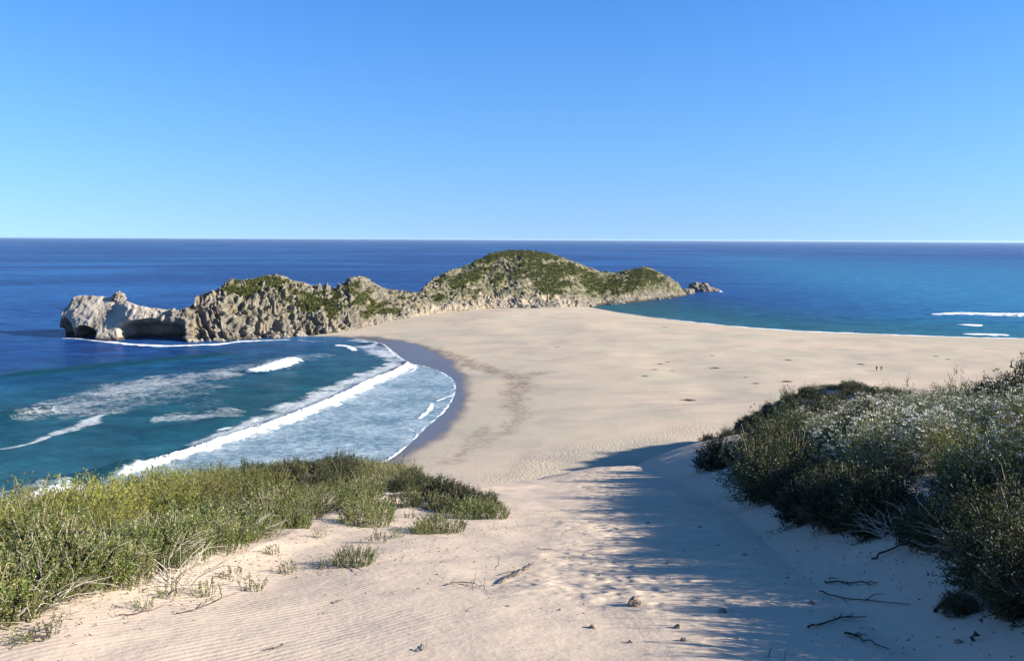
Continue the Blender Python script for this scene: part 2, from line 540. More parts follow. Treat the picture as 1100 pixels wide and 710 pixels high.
# dark swells rolling into the bay
for pxs, hh, lw in [([(-30, 410), (40, 403), (120, 395), (200, 387), (280, 379)], 0.85, 5.0), ([(-20, 452), (30, 444), (70, 440)], 0.7, 4.0),
                    ([(10, 535), (60, 523), (110, 511), (170, 494)], 0.8, 3.5), ([(140, 470), (200, 460), (270, 446)], 0.35, 5.0)]:
    q, fr = seg_dist(X[bay], Y[bay], world_line(pxs))
    lift[bay] = np.maximum(lift[bay], 2.0 * hh * np.exp(-(q / lw) ** 2) * sstep(0, 0.15, fr) * sstep(1.0, 0.8, fr))
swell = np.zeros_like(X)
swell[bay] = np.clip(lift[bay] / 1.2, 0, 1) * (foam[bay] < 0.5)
# right bay
rb = (X > 20) & (rad > 330) & (rad < 900)
paint([(1000, 339), (1030, 337.5), (1060, 338), (1110, 338.5), (1200, 339)], [3, 10, 15, 11, 6], 0.80, rb, 1.2, 0.8, True, 1.0, 6, 19, ws=4.0)
paint([(1032, 350), (1045, 349.5), (1056, 350)], [3, 7, 4], 0.85, rb, 1.2, 0.8, True, 0.5, 4, 20)
paint([(730, 301), (745, 302), (755, 303)], [3, 4, 2], 0.9, rb, 1.0, 0.6, True, 0, 3, 22)
paint([(760, 310), (772, 312), (775, 314)], [2, 2, 2], 0.7, rb, 1.0, 0.6, True, 0, 3, 23)
paint([(1035, 359.5), (1062, 359.5), (1085, 360)], [3, 6, 3], 0.8, rb, 1.2, 0.8, True, 0.3, 3, 27)
edge_r = rb & (np.abs(sdw) < 12)
q = sdw[edge_r] + fbm2(X[edge_r] / 10, Y[edge_r] / 10, 3, 30) * 1.6
foam[edge_r] = np.maximum(foam[edge_r], 0.85 * sstep(4.2, 1.5, q) * sstep(40, 120, X[edge_r]))
for pyr, hh in [(327, 0.5), (334, 0.7), (341, 0.7), (346, 0.6), (352, 0.7)]:
    xs = np.linspace(790, 1200, 9)
    q, fr = seg_dist(X[rb], Y[rb], world_line([(a, pyr + 1.4 * math.sin(a * 0.021 + pyr) + (a - 1000) * 0.006) for a in xs]))
    lift[rb] = np.maximum(lift[rb], hh * np.exp(-(q / (2.5 + 0.02 * (356 - pyr) * 6)) ** 2) * sstep(0, 0.2, fr) * (0.5 + 0.5 * np.cos(fr * 9 + pyr)))
# swash: the thin sheet between breaker and beach
SWASH_IN = world_line([(375, 366), (405, 370), (424, 376), (437, 382), (443, 390), (425, 402), (400, 412), (370, 427), (340, 440), (300, 456), (250, 473), (200, 490), (150, 505), (112, 521), (60, 533), (-30, 550)])
sw_poly = np.vstack([SWASH_IN, left_w[::-1][:-8]])
swm = bay & (np.abs(X) < 260)
SW = SDF(sw_poly, -300, 40, 60, 420, 1.5)
swash = np.zeros_like(X)
swash[bay] = sstep(2.5, -1.0, SW(X[bay], Y[bay]))
# thin bright rim where the sheet ends, plus inner tongues
q = sdw[bay] + fbm2(X[bay] / 3.2, Y[bay] / 3.2, 3, 31) * 0.5
rim = sstep(1.25, 0.3, q) * sstep(-0.6, 0.1, q) * (0.62 + 0.5 * fbm2(X[bay] / 7, Y[bay] / 7, 2, 77))
foam[bay] = np.maximum(foam[bay], 0.95 * rim)
paint([(449, 450), (455, 446), (461, 440), (464, 433)], [0.6, 0.9, 0.9, 0.5], 0.95, bay, 0.8, 0.4, True, 0.1, 2, 32)
paint([(486, 424), (476, 428), (468, 431)], [0.4, 0.5, 0.4], 0.85, bay, 0.8, 0.4, True, 0, 2, 33)
paint([(436, 459), (444, 463), (452, 464)], [0.3, 0.4, 0.3], 0.7, bay, 0.8, 0.4, True, 0, 2, 34)
paint([(441, 392), (446, 396), (441, 400)], [0.6, 0.7, 0.4], 0.8, bay, 0.8, 0.4, True, 0, 2, 35)
shallow = sstep(75, 6, sdw) * (rad < 900)
teal = np.maximum(sstep(-120, -20, X * 0.6) * 0, np.where(X < 40, sstep(420, 250, rad + 0.25 * np.abs(X + 60)), sstep(180, 10, sdw)))
teal = np.clip(teal * (rad < 1000), 0, 1)
lift = lift * (1 + 0.22 * fbm2(X / 2.0, Y / 2.0, 3, 88) * (foam > 0.3))
Zs = 0.03 + lift + fbm2(X / 14.0 + Y * 0.02, Y / 9.0, 3, 50) * 0.16 * sstep(2, 30, sdw) * sstep(2200, 500, rad)
Zs = np.where(swash > 0.5, 0.03 + 0.25 * lift, Zs)
Zs = np.where(sdw < 1.0, 0.02, Zs)

g = NT('sea_water')
p = g.pos()
nbig = g.noise(g.pos((0.003, 0.011, 1)), 1.0, 5, 0.6)
nmid = g.noise(g.pos((0.05, 0.11, 1)), 1.0, 5, 0.65)
nfar = g.noise(g.pos((0.0012, 0.0028, 1)), 1.0, 6, 0.7, 1.0)
deep = g.mix(g.ramp(nmid, 0.35, 0.7), (0.004, 0.027, 0.118), (0.010, 0.056, 0.21))
deep = g.mix(g.ramp(nbig, 0.50, 0.72, 0, 0.5), deep, (0.016, 0.085, 0.27))
deep = g.mix(g.ramp(nfar, 0.46, 0.66, 0, 0.6), deep, (0.028, 0.13, 0.34))
tealc = g.mix(g.ramp(nmid, 0.35, 0.7), (0.005, 0.046, 0.066), (0.013, 0.084, 0.115))
c = g.mix(g.attr('teal'), deep, tealc)
c = g.mix(g.math('MULTIPLY', g.attr('east'), 0.75), c, g.mix(g.ramp(nmid, 0.3, 0.7), (0.014, 0.135, 0.26), (0.036, 0.22, 0.38)))
c = g.mix(g.math('MULTIPLY', g.attr('shallow'), 0.35), c, (0.03, 0.12, 0.15))
# dark green painted along the swells: thick clear water, plus faces mirroring less sky
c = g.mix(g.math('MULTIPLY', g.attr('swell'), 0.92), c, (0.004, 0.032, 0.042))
# swash sheet: sand-grey water laced with spent foam
lace = g.noise(g.pos((0.45, 1.1, 1), (0, 0, R(20))), 1.0, 6, 0.72, 0.6)
lace2 = g.noise(g.pos((0.06, 0.10, 1)), 1.0, 3, 0.6)
lf = g.math('ADD', lace, g.math('MULTIPLY', g.math('SUBTRACT', lace2, 0.5), 0.5))
swc = g.mix(g.ramp(lf, 0.34, 0.68), (0.09, 0.165, 0.215), (0.34, 0.42, 0.465))
sw = g.attr('swash')
c = g.mix(sw, c, swc)
fn = g.noise(g.pos((0.6, 1.3, 1), (0, 0, R(15))), 1.0, 7, 0.70, 0.5)
fn = g.math('ADD', g.math('MULTIPLY', fn, 0.65), g.math('MULTIPLY', g.noise(g.pos((0.07, 0.11, 1), (0, 0, R(20))), 1.0, 4, 0.65, 0.8), 0.35))
fa = g.attr('foam')
fm = g.math('ADD', g.math('MULTIPLY', fa, 1.5), g.math('MULTIPLY', g.math('SUBTRACT', fn, 0.5), 2.9))
fm = g.math('MULTIPLY', g.ramp(fm, 0.42, 1.12), g.ramp(fa, 0.02, 0.25))
fm = g.math('MULTIPLY', fm, g.ramp(fa, 0.40, 0.92, 0.5, 1.0))
c = g.mix(fm, c, (0.80, 0.82, 0.82))
rough = g.math('ADD', 0.16, g.math('MULTIPLY', fm, 0.6))
rough = g.math('ADD', rough, g.math('MULTIPLY', sw, 0.12))
wv = g.math('ADD', g.math('MULTIPLY', g.noise(g.pos((0.30, 0.55, 1), (0, 0, R(12))), 1.0, 6, 0.62), 0.9), g.math('MULTIPLY', g.noise(g.pos((0.05, 0.09, 1)), 1.0, 3, 0.5), 2.2))
wv = g.math('ADD', wv, g.math('MULTIPLY', fm, 0.25))
nrm = g.bump(wv, 1.0, 0.7)
dif = g.n('ShaderNodeBsdfDiffuse')
g.set(dif.inputs['Color'], c)
g.set(dif.inputs['Normal'], nrm)
glo = g.n('ShaderNodeBsdfGlossy')
g.set(glo.inputs['Roughness'], rough)
g.set(glo.inputs['Normal'], nrm)
fr_ = g.n('ShaderNodeFresnel')
fr_.inputs['IOR'].default_value = 1.33
g.set(fr_.inputs['Normal'], nrm)
# wind-roughened water never mirrors fully at grazing angles
rf = g.math('MINIMUM', g.math('MULTIPLY', fr_.outputs[0], 0.6), 0.20)
rf = g.math('MULTIPLY', rf, g.math('SUBTRACT', 1.0, g.math('MULTIPLY', fm, 0.9)))
mxs = g.n('ShaderNodeMixShader')
g.set(mxs.inputs[0], rf)
g.t.links.new(dif.outputs[0], mxs.inputs[1])
g.t.links.new(glo.outputs[0], mxs.inputs[2])
SEA = g.finish(mxs)
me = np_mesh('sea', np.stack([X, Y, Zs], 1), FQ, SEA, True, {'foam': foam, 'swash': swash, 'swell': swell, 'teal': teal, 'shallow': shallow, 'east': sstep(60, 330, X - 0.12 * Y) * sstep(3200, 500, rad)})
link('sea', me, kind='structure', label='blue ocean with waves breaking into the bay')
#PART2
# ------------------------------------------------------------------ rocky headland
# stations along it: px, foot row, foot height, ridge row, ridge set back (m), steepness
ST = np.array([
 (64, 362.5, 0, 352, 4, 1.6), (66.5, 362.5, 0, 334, 8, 2.2), (72, 363, 0, 329, 11, 1.7), (79, 364, 0, 318.5, 18, 1.6), (92, 365, 0, 317, 22, 1.6), (105, 365.5, 0, 318, 22, 1.5), (125, 366, 0, 320, 22, 1.5),
 (138, 366.5, 0, 325, 16, 2.2), (150, 367, 0, 329, 14, 2.2), (170, 367, 0, 332, 12, 2.0), (190, 367, 0, 333, 11, 2.0), (200, 367, 0, 330, 11, 2.0),
 (206, 366.5, 0, 326, 14, 1.9), (212, 366, 0, 318, 17, 1.9), (222, 366, 0, 315, 22, 1.8), (234, 366, 0, 311, 27, 1.7), (242, 366, 0, 304, 31, 1.6), (262, 365, 0, 301, 38, 1.5), (290, 363, 0, 297, 44, 1.5),
 (315, 361.5, 0, 302, 45, 1.5), (340, 360, 0, 307, 45, 1.5), (360, 357, .8, 310, 45, 1.5), (370, 354, 1.5, 304, 46, 1.5), (377, 352.5, 2, 298.5, 48, 1.6), (387, 350.5, 2, 297, 50, 1.6), (398, 348, 2.2, 302, 47, 1.5), (410, 345.5, 2.4, 307, 45, 1.4),
 (425, 342, 2.6, 312, 44, 1.3), (440, 339.5, 2.8, 315, 42, 1.2), (452, 337, 3, 313, 44, 1.2), (458, 336, 3, 306, 55, 1.3), (466, 335, 3, 298, 68, 1.3), (480, 334, 3, 292, 80, 1.25), (495, 333, 3, 287.5, 90, 1.2), (510, 332, 3, 281, 98, 1.15),
 (520, 331, 3, 276, 102, 1.15), (530, 330.5, 3, 271.5, 106, 1.1), (545, 330, 3, 269.5, 108, 1.1), (562, 330, 3, 269, 108, 1.1), (580, 329.5, 2.8, 271, 106, 1.1), (600, 329, 2.4, 275, 102, 1.15), (620, 328.8, 1.6, 282, 96, 1.25),
 (632, 328.5, .8, 287, 92, 1.3), (645, 328, 0, 291.5, 86, 1.35), (660, 327, 0, 293, 78, 1.35), (676, 325.5, 0, 290, 70, 1.35), (690, 324, 0, 286.5, 64, 1.4), (700, 322.5, 0, 288.5, 56, 1.5), (712, 321, 0, 294, 46, 1.7), (722, 320, 0, 300, 34, 1.9),
 (730, 319, 0, 307, 20, 2.0), (735, 318, 0, 313, 9, 2.0), (738, 317.5, 0, 316.5, 4, 2.0)], float)
NU, NF, NB = 1080, 190, 34
uu = np.linspace(ST[0, 0], ST[-1, 0], NU)
st = [np.interp(uu, ST[:, 0], ST[:, k]) for k in range(6)]
Bp = np.array([on_z(a, b, z) for a, b, z in zip(uu, st[1], st[2])])
Rp = np.array([at_d(a, b, B[1] + off) for a, b, B, off in zip(uu, st[3], Bp, st[4])])
# ridge above its foot by a true amount of rock; the back falls to the sea
Kp = Rp + np.stack([np.zeros(NU), 10 + 0.9 * np.maximum(Rp[:, 2], 1), -Rp[:, 2] - 3], 1)
tf = np.linspace(0, 1, NF)
P = np.zeros((NU, NF + NB + 3, 3))
for k in range(3):                                   # buried skirt
    P[:, k] = Bp + np.array([0, 1.5 * (3 - k) * 0.4, -1.6 * (3 - k)])
pw = st[5][:, None]
v = 1 - (1 - tf[None]) ** pw
P[:, 3:3 + NF, 0] = Bp[:, None, 0] + (Rp - Bp)[:, None, 0] * tf[None]
P[:, 3:3 + NF, 1] = Bp[:, None, 1] + (Rp - Bp)[:, None, 1] * tf[None]
P[:, 3:3 + NF, 2] = Bp[:, None, 2] + (Rp - Bp)[:, None, 2] * v
tb = (np.arange(NB) + 1) / NB
P[:, 3 + NF:, :] = Rp[:, None] + (Kp - Rp)[:, None] * np.stack([tb, tb, tb ** 1.6], -1)[None]
U = np.repeat(uu[:, None], P.shape[1], 1)
T = np.concatenate([np.zeros(3), tf, np.ones(NB)])[None].repeat(NU, 0)
# the sea cave and the hollow under the low neck: the foot is undercut
def undercut(u0, u1, h0, depth, soft=5.0):
    m = sstep(u0 - soft, u0 + soft, U) * sstep(u1 + soft, u1 - soft, U)
    top = h0 * (0.75 + 0.25 * np.sin((U - u0) / (u1 - u0) * math.pi))
    f = sstep(1.0, 0.55, P[..., 2] / np.maximum(top, .1)) * (T < 0.98)
    P[..., 1] += m * f * depth
undercut(80, 100, 6.2, 16, 3)
undercut(64, 76, 9.5, 10, 3)
undercut(130, 194, 10.0, 19, 5)
nu_ = np.gradient(P, axis=0)
nv_ = np.gradient(P, axis=1)
N = np.cross(nu_, nv_)
N /= np.linalg.norm(N, axis=-1, keepdims=True) + 1e-9
x, y, z = P[..., 0], P[..., 1], P[..., 2]
# green cover: on gentle, high ground, in the patches the photo shows (station, height share, half sizes)
veg = np.full(U.shape, -0.35)
for pu, pt, su, s_t, a in [(262, .66, 24, .10, 1), (285, .80, 26, .10, 1.0), (310, .72, 16, .10, .6), (245, .72, 10, .10, .8), (368, .70, 12, .12, .6), (385, .62, 16, .16, .5), (335, .5, 26, .22, .75), (356, .4, 18, .2, .65),
                           (400, .35, 26, .16, .55), (420, .2, 14, .10, .8), (395, .15, 14, .08, .5), (435, .55, 12, .2, .4),
                           (505, .62, 22, .12, 1), (492, .50, 12, .10, .8), (478, .72, 9, .1, .6), (520, .86, 18, .1, .7), (545, .92, 26, .09, 1.1), (575, .90, 26, .09, 1.1), (560, .72, 12, .12, .5),
                           (555, .50, 10, .14, .6), (585, .56, 26, .16, 1.0), (592, .34, 16, .16, 1.1), (612, .70, 20, .14, 1.0), (575, .76, 12, .1, .7), (640, .45, 18, .22, .9), (632, .68, 14, .14, .7), (660, .5, 14, .24, .8),
                           (690, .62, 16, .22, 1.2), (676, .40, 14, .18, .8), (705, .5, 9, .2, .7), (535, .42, 10, .14, .55), (470, .28, 14, .12, .45), (510, .3, 10, .12, .4)]:
    veg = np.maximum(veg, a * 1.1 * np.exp(-(((U - pu) / su) ** 2 + ((T - pt) / s_t) ** 2)) - 0.18)
vn = fbm2((x - 0.9 * z) / 5.5, (y + 2 * z + 0.6 * x) / 12.0, 4, 60)
vegm = sstep(0.02, 0.22, veg + vn * 0.50 - 0.13) * sstep(0.04, 0.12, T) * (T < 1.0)
# tilted strata: fins that rise steeply to the left
hill = sstep(440, 475, U)
warp = pn3(x / 12.0, y / 12.0, z / 9.0, 70)
ax = x * 0.86 + z * 0.50 + y * 0.18 + 4.0 * warp
bx_ = -x * 0.50 + z * 0.86
fin = 1 - np.abs(pn3(ax / 3.6, bx_ / 24.0, y / 18.0, 71)) * 2
fin2 = 1 - np.abs(pn3(ax / 1.6, bx_ / 11.0, y / 8.0, 72)) * 2
blk = np.tanh(2.2 * pn3(x / 10.0, y / 10.0, z / 7.0, 73)) * 0.62
blk2 = np.tanh(3.2 * pn3(x / 3.1 + warp, y / 3.6, z / 2.5, 74)) * 0.6
blk3 = np.tanh(3.0 * pn3(x / 1.7, y / 1.9, z / 1.3 + warp, 75)) * 0.6
head = sstep(200, 150, U)                              # the smooth bleached snout
amp = (1 - 0.5 * head) * (1 - 0.28 * hill) * (1 - 0.75 * vegm)
mid_ = sstep(196, 212, U) * sstep(375, 345, U)         # the jagged cliff of standing fins
d = amp * (2.3 * blk * (1 - 0.55 * head) + (1.4 + 0.5 * mid_) * (fin - 0.45) * (1 - 0.65 * hill) * (1 - 0.92 * head) + (0.8 + 0.3 * mid_) * (fin2 - 0.4) * (1 - 0.8 * head) + (1.3 + 0.6 * mid_) * blk2 * (1 - 0.5 * head) + 1.0 * blk3 * (1 - 0.6 * head))
d -= amp * hill * (0.5 * blk3 + 0.4 * blk2)
d += hill * (1 - vegm) * 1.0 * pn3(x / 6.0, y / 5.0, z / 2.2, 76)
d += vegm * (0.5 * blk2 + 0.3)
d *= sstep(-0.02, 0.06, T + 0.03) * np.where(T >= 1, 0.7, 1)
d *= 1 - 0.55 * sstep(0.86, 1.0, T) * (1 - sstep(1.0, 1.0001, T))
d *= sstep(64, 70, U) * sstep(738, 726, U)
P += N * d[..., None]
# bedded courses on the snout
P[..., 2] += head * 0.12 * np.sin(ax * 1.3 + 3 * blk) * (T > 0.02)
i = np.arange(P.shape[0] * P.shape[1]).reshape(P.shape[:2])
FQ = np.stack([i[:-1, :-1], i[1:, :-1], i[1:, 1:], i[:-1, 1:]], -1).reshape(-1, 4)
sandy = hill * sstep(0.0, 0.3, fbm2(x / 16.0, (y + z) / 10.0, 3, 80) + 0.15 - 0.55 * np.abs(T - 0.4)) * sstep(640, 600, U)
sandy = np.maximum(sandy, sstep(430, 460, U) * sstep(560, 520, U) * sstep(.22, .08, T) * 0.7)

g = NT('headland_rock')
p = g.pos()
n1 = g.noise(p, 0.16, 6, 0.65)
scr = g.noise(g.pos((0.09, 0.16, 0.30), (0, R(35), 0)), 1.0, 6, 0.70)
n2 = g.noise(g.pos((1.1, 0.6, 0.5), (0, R(30), 0)), 0.8, 6, 0.7)
n3 = g.noise(p, 2.6, 5, 0.7)
c = g.mix(g.ramp(n1, 0.36, 0.64), (0.145, 0.13, 0.105), (0.25, 0.222, 0.178))
c = g.mix(g.ramp(n2, 0.42, 0.66), c, (0.105, 0.096, 0.084))
c = g.mix(g.ramp(n3, 0.50, 0.70, 0, 0.7), c, (0.09, 0.082, 0.07))
bed = g.noise(g.pos((1.5, 0.25, 0.12), (0, R(-30), 0)), 1.0, 4, 0.6)
c = g.mix(g.ramp(bed, 0.55, 0.64, 0, 0.55), c, (0.10, 0.095, 0.085))
c = g.mix(g.ramp(bed, 0.44, 0.36, 0, 0.4), c, (0.33, 0.31, 0.27))
c = g.mix(g.attr('bleach'), c, g.mix(g.ramp(n2, 0.4, 0.7), (0.45, 0.40, 0.335), (0.33, 0.285, 0.24)))
c = g.mix(g.math('MULTIPLY', g.attr('sandy'), 0.75), c, (0.36, 0.30, 0.225))
c = g.mix(g.math('MULTIPLY', g.ramp(g.noise(p, 0.09, 3, 0.6), 0.52, 0.66), 0.4), c, (0.30, 0.23, 0.13))
c = g.mix(g.math('MULTIPLY', g.attr('hill'), g.ramp(scr, 0.38, 0.58, 0.25, 0.92)), c, g.mix(g.ramp(n1, 0.4, 0.6), (0.07, 0.078, 0.033), (0.13, 0.118, 0.062)))
c = g.mix(g.attr('green'), c, g.mix(g.ramp(n3, 0.35, 0.65), (0.06, 0.065, 0.024), (0.115, 0.11, 0.045)))
c = g.mix(g.attr('tide'), c, (0.05, 0.043, 0.035))
h = g.math('ADD', g.math('MULTIPLY', n2, 0.9), g.math('MULTIPLY', n3, 0.4))
ROCK = g.finish(g.bsdf(c, 0.92, g.bump(h, 1.0, 0.8), 0.15))
tide = sstep(2.0, 0.5, P[..., 2] + 0.5 * blk2) * (P[..., 1] > 0) * ((U < 362) | (U > 640))
bleach = head * sstep(-0.35, 0.15, blk + 0.35) * (0.92 - 0.4 * sstep(3.2, 1.5, P[..., 2]))
me = np_mesh('headland', P.reshape(-1, 3), FQ, ROCK, False, {'green': vegm, 'bleach': bleach, 'sandy': sandy, 'tide': tide, 'hill': (0.35 * sstep(225, 250, U) + 0.65 * hill) * sstep(0.1, 0.25, T)})
link('headland', me, kind='structure', label='rocky headland with green slopes joined to the beach')

# ------------------------------------------------------------------ leaf and stem tools
def frames(d):
    """two unit vectors across each direction in d"""
    a = np.where(np.abs(d[:, 2:3]) < 0.9, np.array([[0, 0, 1.0]]), np.array([[1.0, 0, 0]]))
    s = np.cross(d, a)
    s /= np.linalg.norm(s, axis=1, keepdims=True) + 1e-9
    return s, np.cross(s, d)

def leaf_quads(base, direc, length, width, fold=0.15, r=rng):
    """one pointed leaf per row: a quad base-side-tip-side"""
    n = len(base)
    direc = direc / (np.linalg.norm(direc, axis=1, keepdims=True) + 1e-9)
    s, q = frames(direc)
    a = r.uniform(0, 2 * math.pi, n)[:, None]
    side = s * np.cos(a) + q * np.sin(a)
    up = np.cross(direc, side)
    L, Wd = np.asarray(length).reshape(-1, 1), np.asarray(width).reshape(-1, 1)
    mid = base + direc * L * 0.55 + up * L * fold
    V = np.stack([base, mid + side * Wd * 0.5, base + direc * L, mid - side * Wd * 0.5], 1).reshape(-1, 3)
    return V, np.arange(4 * n).reshape(-1, 4)

def tubes(paths, r0, r1, sides=4):
    """tapered tubes along paths (n, k, 3)"""
    paths = np.asarray(paths, float)
    n, k, _ = paths.shape
    d = np.gradient(paths, axis=1).reshape(-1, 3)
    d /= np.linalg.norm(d, axis=1, keepdims=True) + 1e-9
    s, q = frames(d)
    s, q = s.reshape(n, k, 3), q.reshape(n, k, 3)
    rad = (np.asarray(r0).reshape(-1, 1) + (np.asarray(r1).reshape(-1, 1) - np.asarray(r0).reshape(-1, 1)) * np.linspace(0, 1, k)[None]) * np.ones((n, 1))
    a = np.arange(sides) * 2 * math.pi / sides
    V = paths[:, :, None] + rad[:, :, None, None] * (s[:, :, None] * np.cos(a)[None, None, :, None] + q[:, :, None] * np.sin(a)[None, None, :, None])
    i = np.arange(n * k * sides).reshape(n, k, sides)
    j = np.roll(i, -1, axis=2)
    F = np.stack([i[:, :-1], j[:, :-1], j[:, 1:], i[:, 1:]], -1).reshape(-1, 4)
    return V.reshape(-1, 3), F

def join(*vf):
    V, F, o = [], [], 0
    for v_, f_ in vf:
        V.append(v_)
        F.append(f_ + o)
        o += len(v_)
    return np.vstack(V), np.vstack(F)

def leaf_mat(name, c1, c2, c3, trans=0.25, rough=0.55, spec=0.25):
    g = NT(name)
    rnd = g.n('ShaderNodeNewGeometry').outputs['Random Per Island']
    orn = g.n('ShaderNodeObjectInfo').outputs['Random']
    c = g.mix(rnd, c1, c2)
    c = g.mix(g.ramp(g.math('FRACT', g.math('MULTIPLY', rnd, 7.31)), 0.78, 0.9), c, c3)
    hv = g.n('ShaderNodeHueSaturation')
    g.set(hv.inputs['Value'], g.math('ADD', 0.60, g.math('MULTIPLY', orn, 0.75)))
    g.set(hv.inputs['Hue'], g.math('ADD', 0.49, g.math('MULTIPLY', g.math('FRACT', g.math('MULTIPLY', orn, 5.7)), 0.03)))
    g.set(hv.inputs['Color'], c)
    b = g.bsdf(hv.outputs[0], rough, None, spec)
    tr = g.n('ShaderNodeBsdfTranslucent')
    g.set(tr.inputs[0], hv.outputs[0])
    mx = g.n('ShaderNodeMixShader')
    mx.inputs[0].default_value = trans
    g.t.links.new(b.outputs[0], mx.inputs[1])
    g.t.links.new(tr.outputs[0], mx.inputs[2])
    return g.finish(mx)

def flat_mat(name, c1, c2, rough=0.85, scale=9.0):
    g = NT(name)
    n = g.noise(g.pos(obj=True), scale, 4, 0.6)
    return g.finish(g.bsdf(g.mix(g.ramp(n, 0.35, 0.65), c1, c2), rough, g.bump(n, 0.01, 0.6), 0.2))

# low shrubs on the headland slopes: too many and too far to count
cand = np.argwhere(vegm[2:-2, 6:3 + NF - 1] > 0.6) + np.array([2, 6])
cand = cand[rng.choice(len(cand), min(20000, len(cand)), replace=False)]
ctr = P[cand[:, 0], cand[:, 1]]
clump = 0.5 + 0.5 * pn3(ctr[:, 0] / 3.5, ctr[:, 1] / 3.5, ctr[:, 2] / 3.5, 90)
kp = clump > 0.36
ctr, clump = ctr[kp], clump[kp]
rad_ = (0.3 + 2.0 * np.clip(clump, 0, 1) ** 2)
VV, FF = [], []
for k in range(3):
    dv = rng.normal(size=(len(ctr), 3))
    dv[:, 2] = np.abs(dv[:, 2]) + 0.4
    dv /= np.linalg.norm(dv, axis=1, keepdims=True)
    vq, fq = leaf_quads(ctr + dv * rad_[:, None] * rng.uniform(0.2, 0.8, (len(ctr), 1)), dv + rng.normal(size=dv.shape) * 0.5, rng.uniform(0.5, 1.0, len(ctr)), rng.uniform(0.4, 0.8, len(ctr)), 0.1)
    VV.append((vq, fq))
V_, F_ = join(*VV)
HILLGREEN = leaf_mat('hill_shrub_leaf', (0.045, 0.06, 0.018), (0.10, 0.115, 0.035), (0.13, 0.12, 0.05), 0.1, 0.8, 0.1)
link('hillside_shrubbery', np_mesh('hillside_shrubbery', V_, F_, HILLGREEN, False), kind='stuff', label='green scrub covering the headland slopes', cat='shrubbery')
#PART3
# ------------------------------------------------------------------ rocks that stand alone
import bmesh
def rock_mesh(name, seed, mat, sub=4, rough=0.35, jag=0.18):
    bm = bmesh.new()
    bmesh.ops.create_icosphere(bm, subdivisions=sub, radius=1.0)
    bm.verts.ensure_lookup_table()
    V = np.array([v_.co[:] for v_ in bm.verts])
    o = seed * 7.3
    k = 1 + rough * pn3(V[:, 0] * 1.3 + o, V[:, 1] * 1.3, V[:, 2] * 1.3, 5) + jag * (1 - 2 * np.abs(pn3(V[:, 0] * 3.1 + o, V[:, 1] * 3.1, V[:, 2] * 3.1, 6))) + 0.10 * pn3(V[:, 0] * 7 + o, V[:, 1] * 7, V[:, 2] * 7, 8)
    V = V * k[:, None]
    V[:, 2] = np.where(V[:, 2] < -0.3, -0.3 + (V[:, 2] + 0.3) * 0.3, V[:, 2])
    F = np.array([[v_.index for v_ in f.verts] for f in bm.faces])
    bm.free()
    return np_mesh(name, V, F, mat, False)

g = NT('dark_sea_rock')
p = g.pos()
n1, n2 = g.noise(p, 0.5, 5, 0.65), g.noise(p, 1.8, 5, 0.7)
c = g.mix(g.ramp(n1, 0.38, 0.62), (0.10, 0.09, 0.075), (0.21, 0.19, 0.155))
c = g.mix(g.ramp(n2, 0.5, 0.7, 0, 0.7), c, (0.05, 0.045, 0.038))
SEAROCK = g.finish(g.bsdf(c, 0.8, g.bump(n2, 0.6, 0.9), 0.3))
g = NT('grey_boulder')
p = g.pos()
n1, n2 = g.noise(p, 0.4, 5, 0.65), g.noise(p, 1.6, 5, 0.7)
c = g.mix(g.ramp(n1, 0.38, 0.62), (0.20, 0.175, 0.14), (0.30, 0.265, 0.22))
c = g.mix(g.ramp(n2, 0.5, 0.72, 0, 0.6), c, (0.10, 0.09, 0.075))
BOULDER = g.finish(g.bsdf(c, 0.92, g.bump(n2, 0.5, 0.9), 0.15))
for k, (px, py, w_, dp, h_, lab) in enumerate([
        (753, 313.3, 8.6, 8.0, 7.0, 'tallest dark rock standing in the sea off the headland tip'),
        (765, 313.0, 7.0, 5.0, 2.9, 'long low dark rock in the sea at the seaward end of the reef'),
        (739, 315.5, 7.0, 5.0, 3.4, 'small dark rock in the gap between headland tip and taller sea rock')]):
    q = on_z(px, py, 0)
    o = link('sea_rock', rock_mesh('sea_rock', k + 1, SEAROCK, 4, 0.4, 0.25), None, (q[0], q[1] + dp * 0.5, -0.3), None, lab, 'rock', 'rocks off the headland tip')
    o.scale = (w_, dp, h_)
    o.rotation_euler = (0, 0, 0.4 * k)
def on_head(px, t):
    iu = int(np.argmin(np.abs(uu - px)))
    return P[iu, 3 + int(t * (NF - 1))]
q = on_head(128, 0.98)
o = link('boulder', rock_mesh('boulder', 9, BOULDER, 4, 0.5, 0.35), None, (q[0], q[1], q[2] + 0.2), None, 'square grey boulder perched on top of the pale rocky snout', 'boulder')
o.scale = (2.6, 2.2, 2.3)
protos = [rock_mesh('boulder', 20 + k, BOULDER, 3, 0.4, 0.22) for k in range(5)]
kk = 0
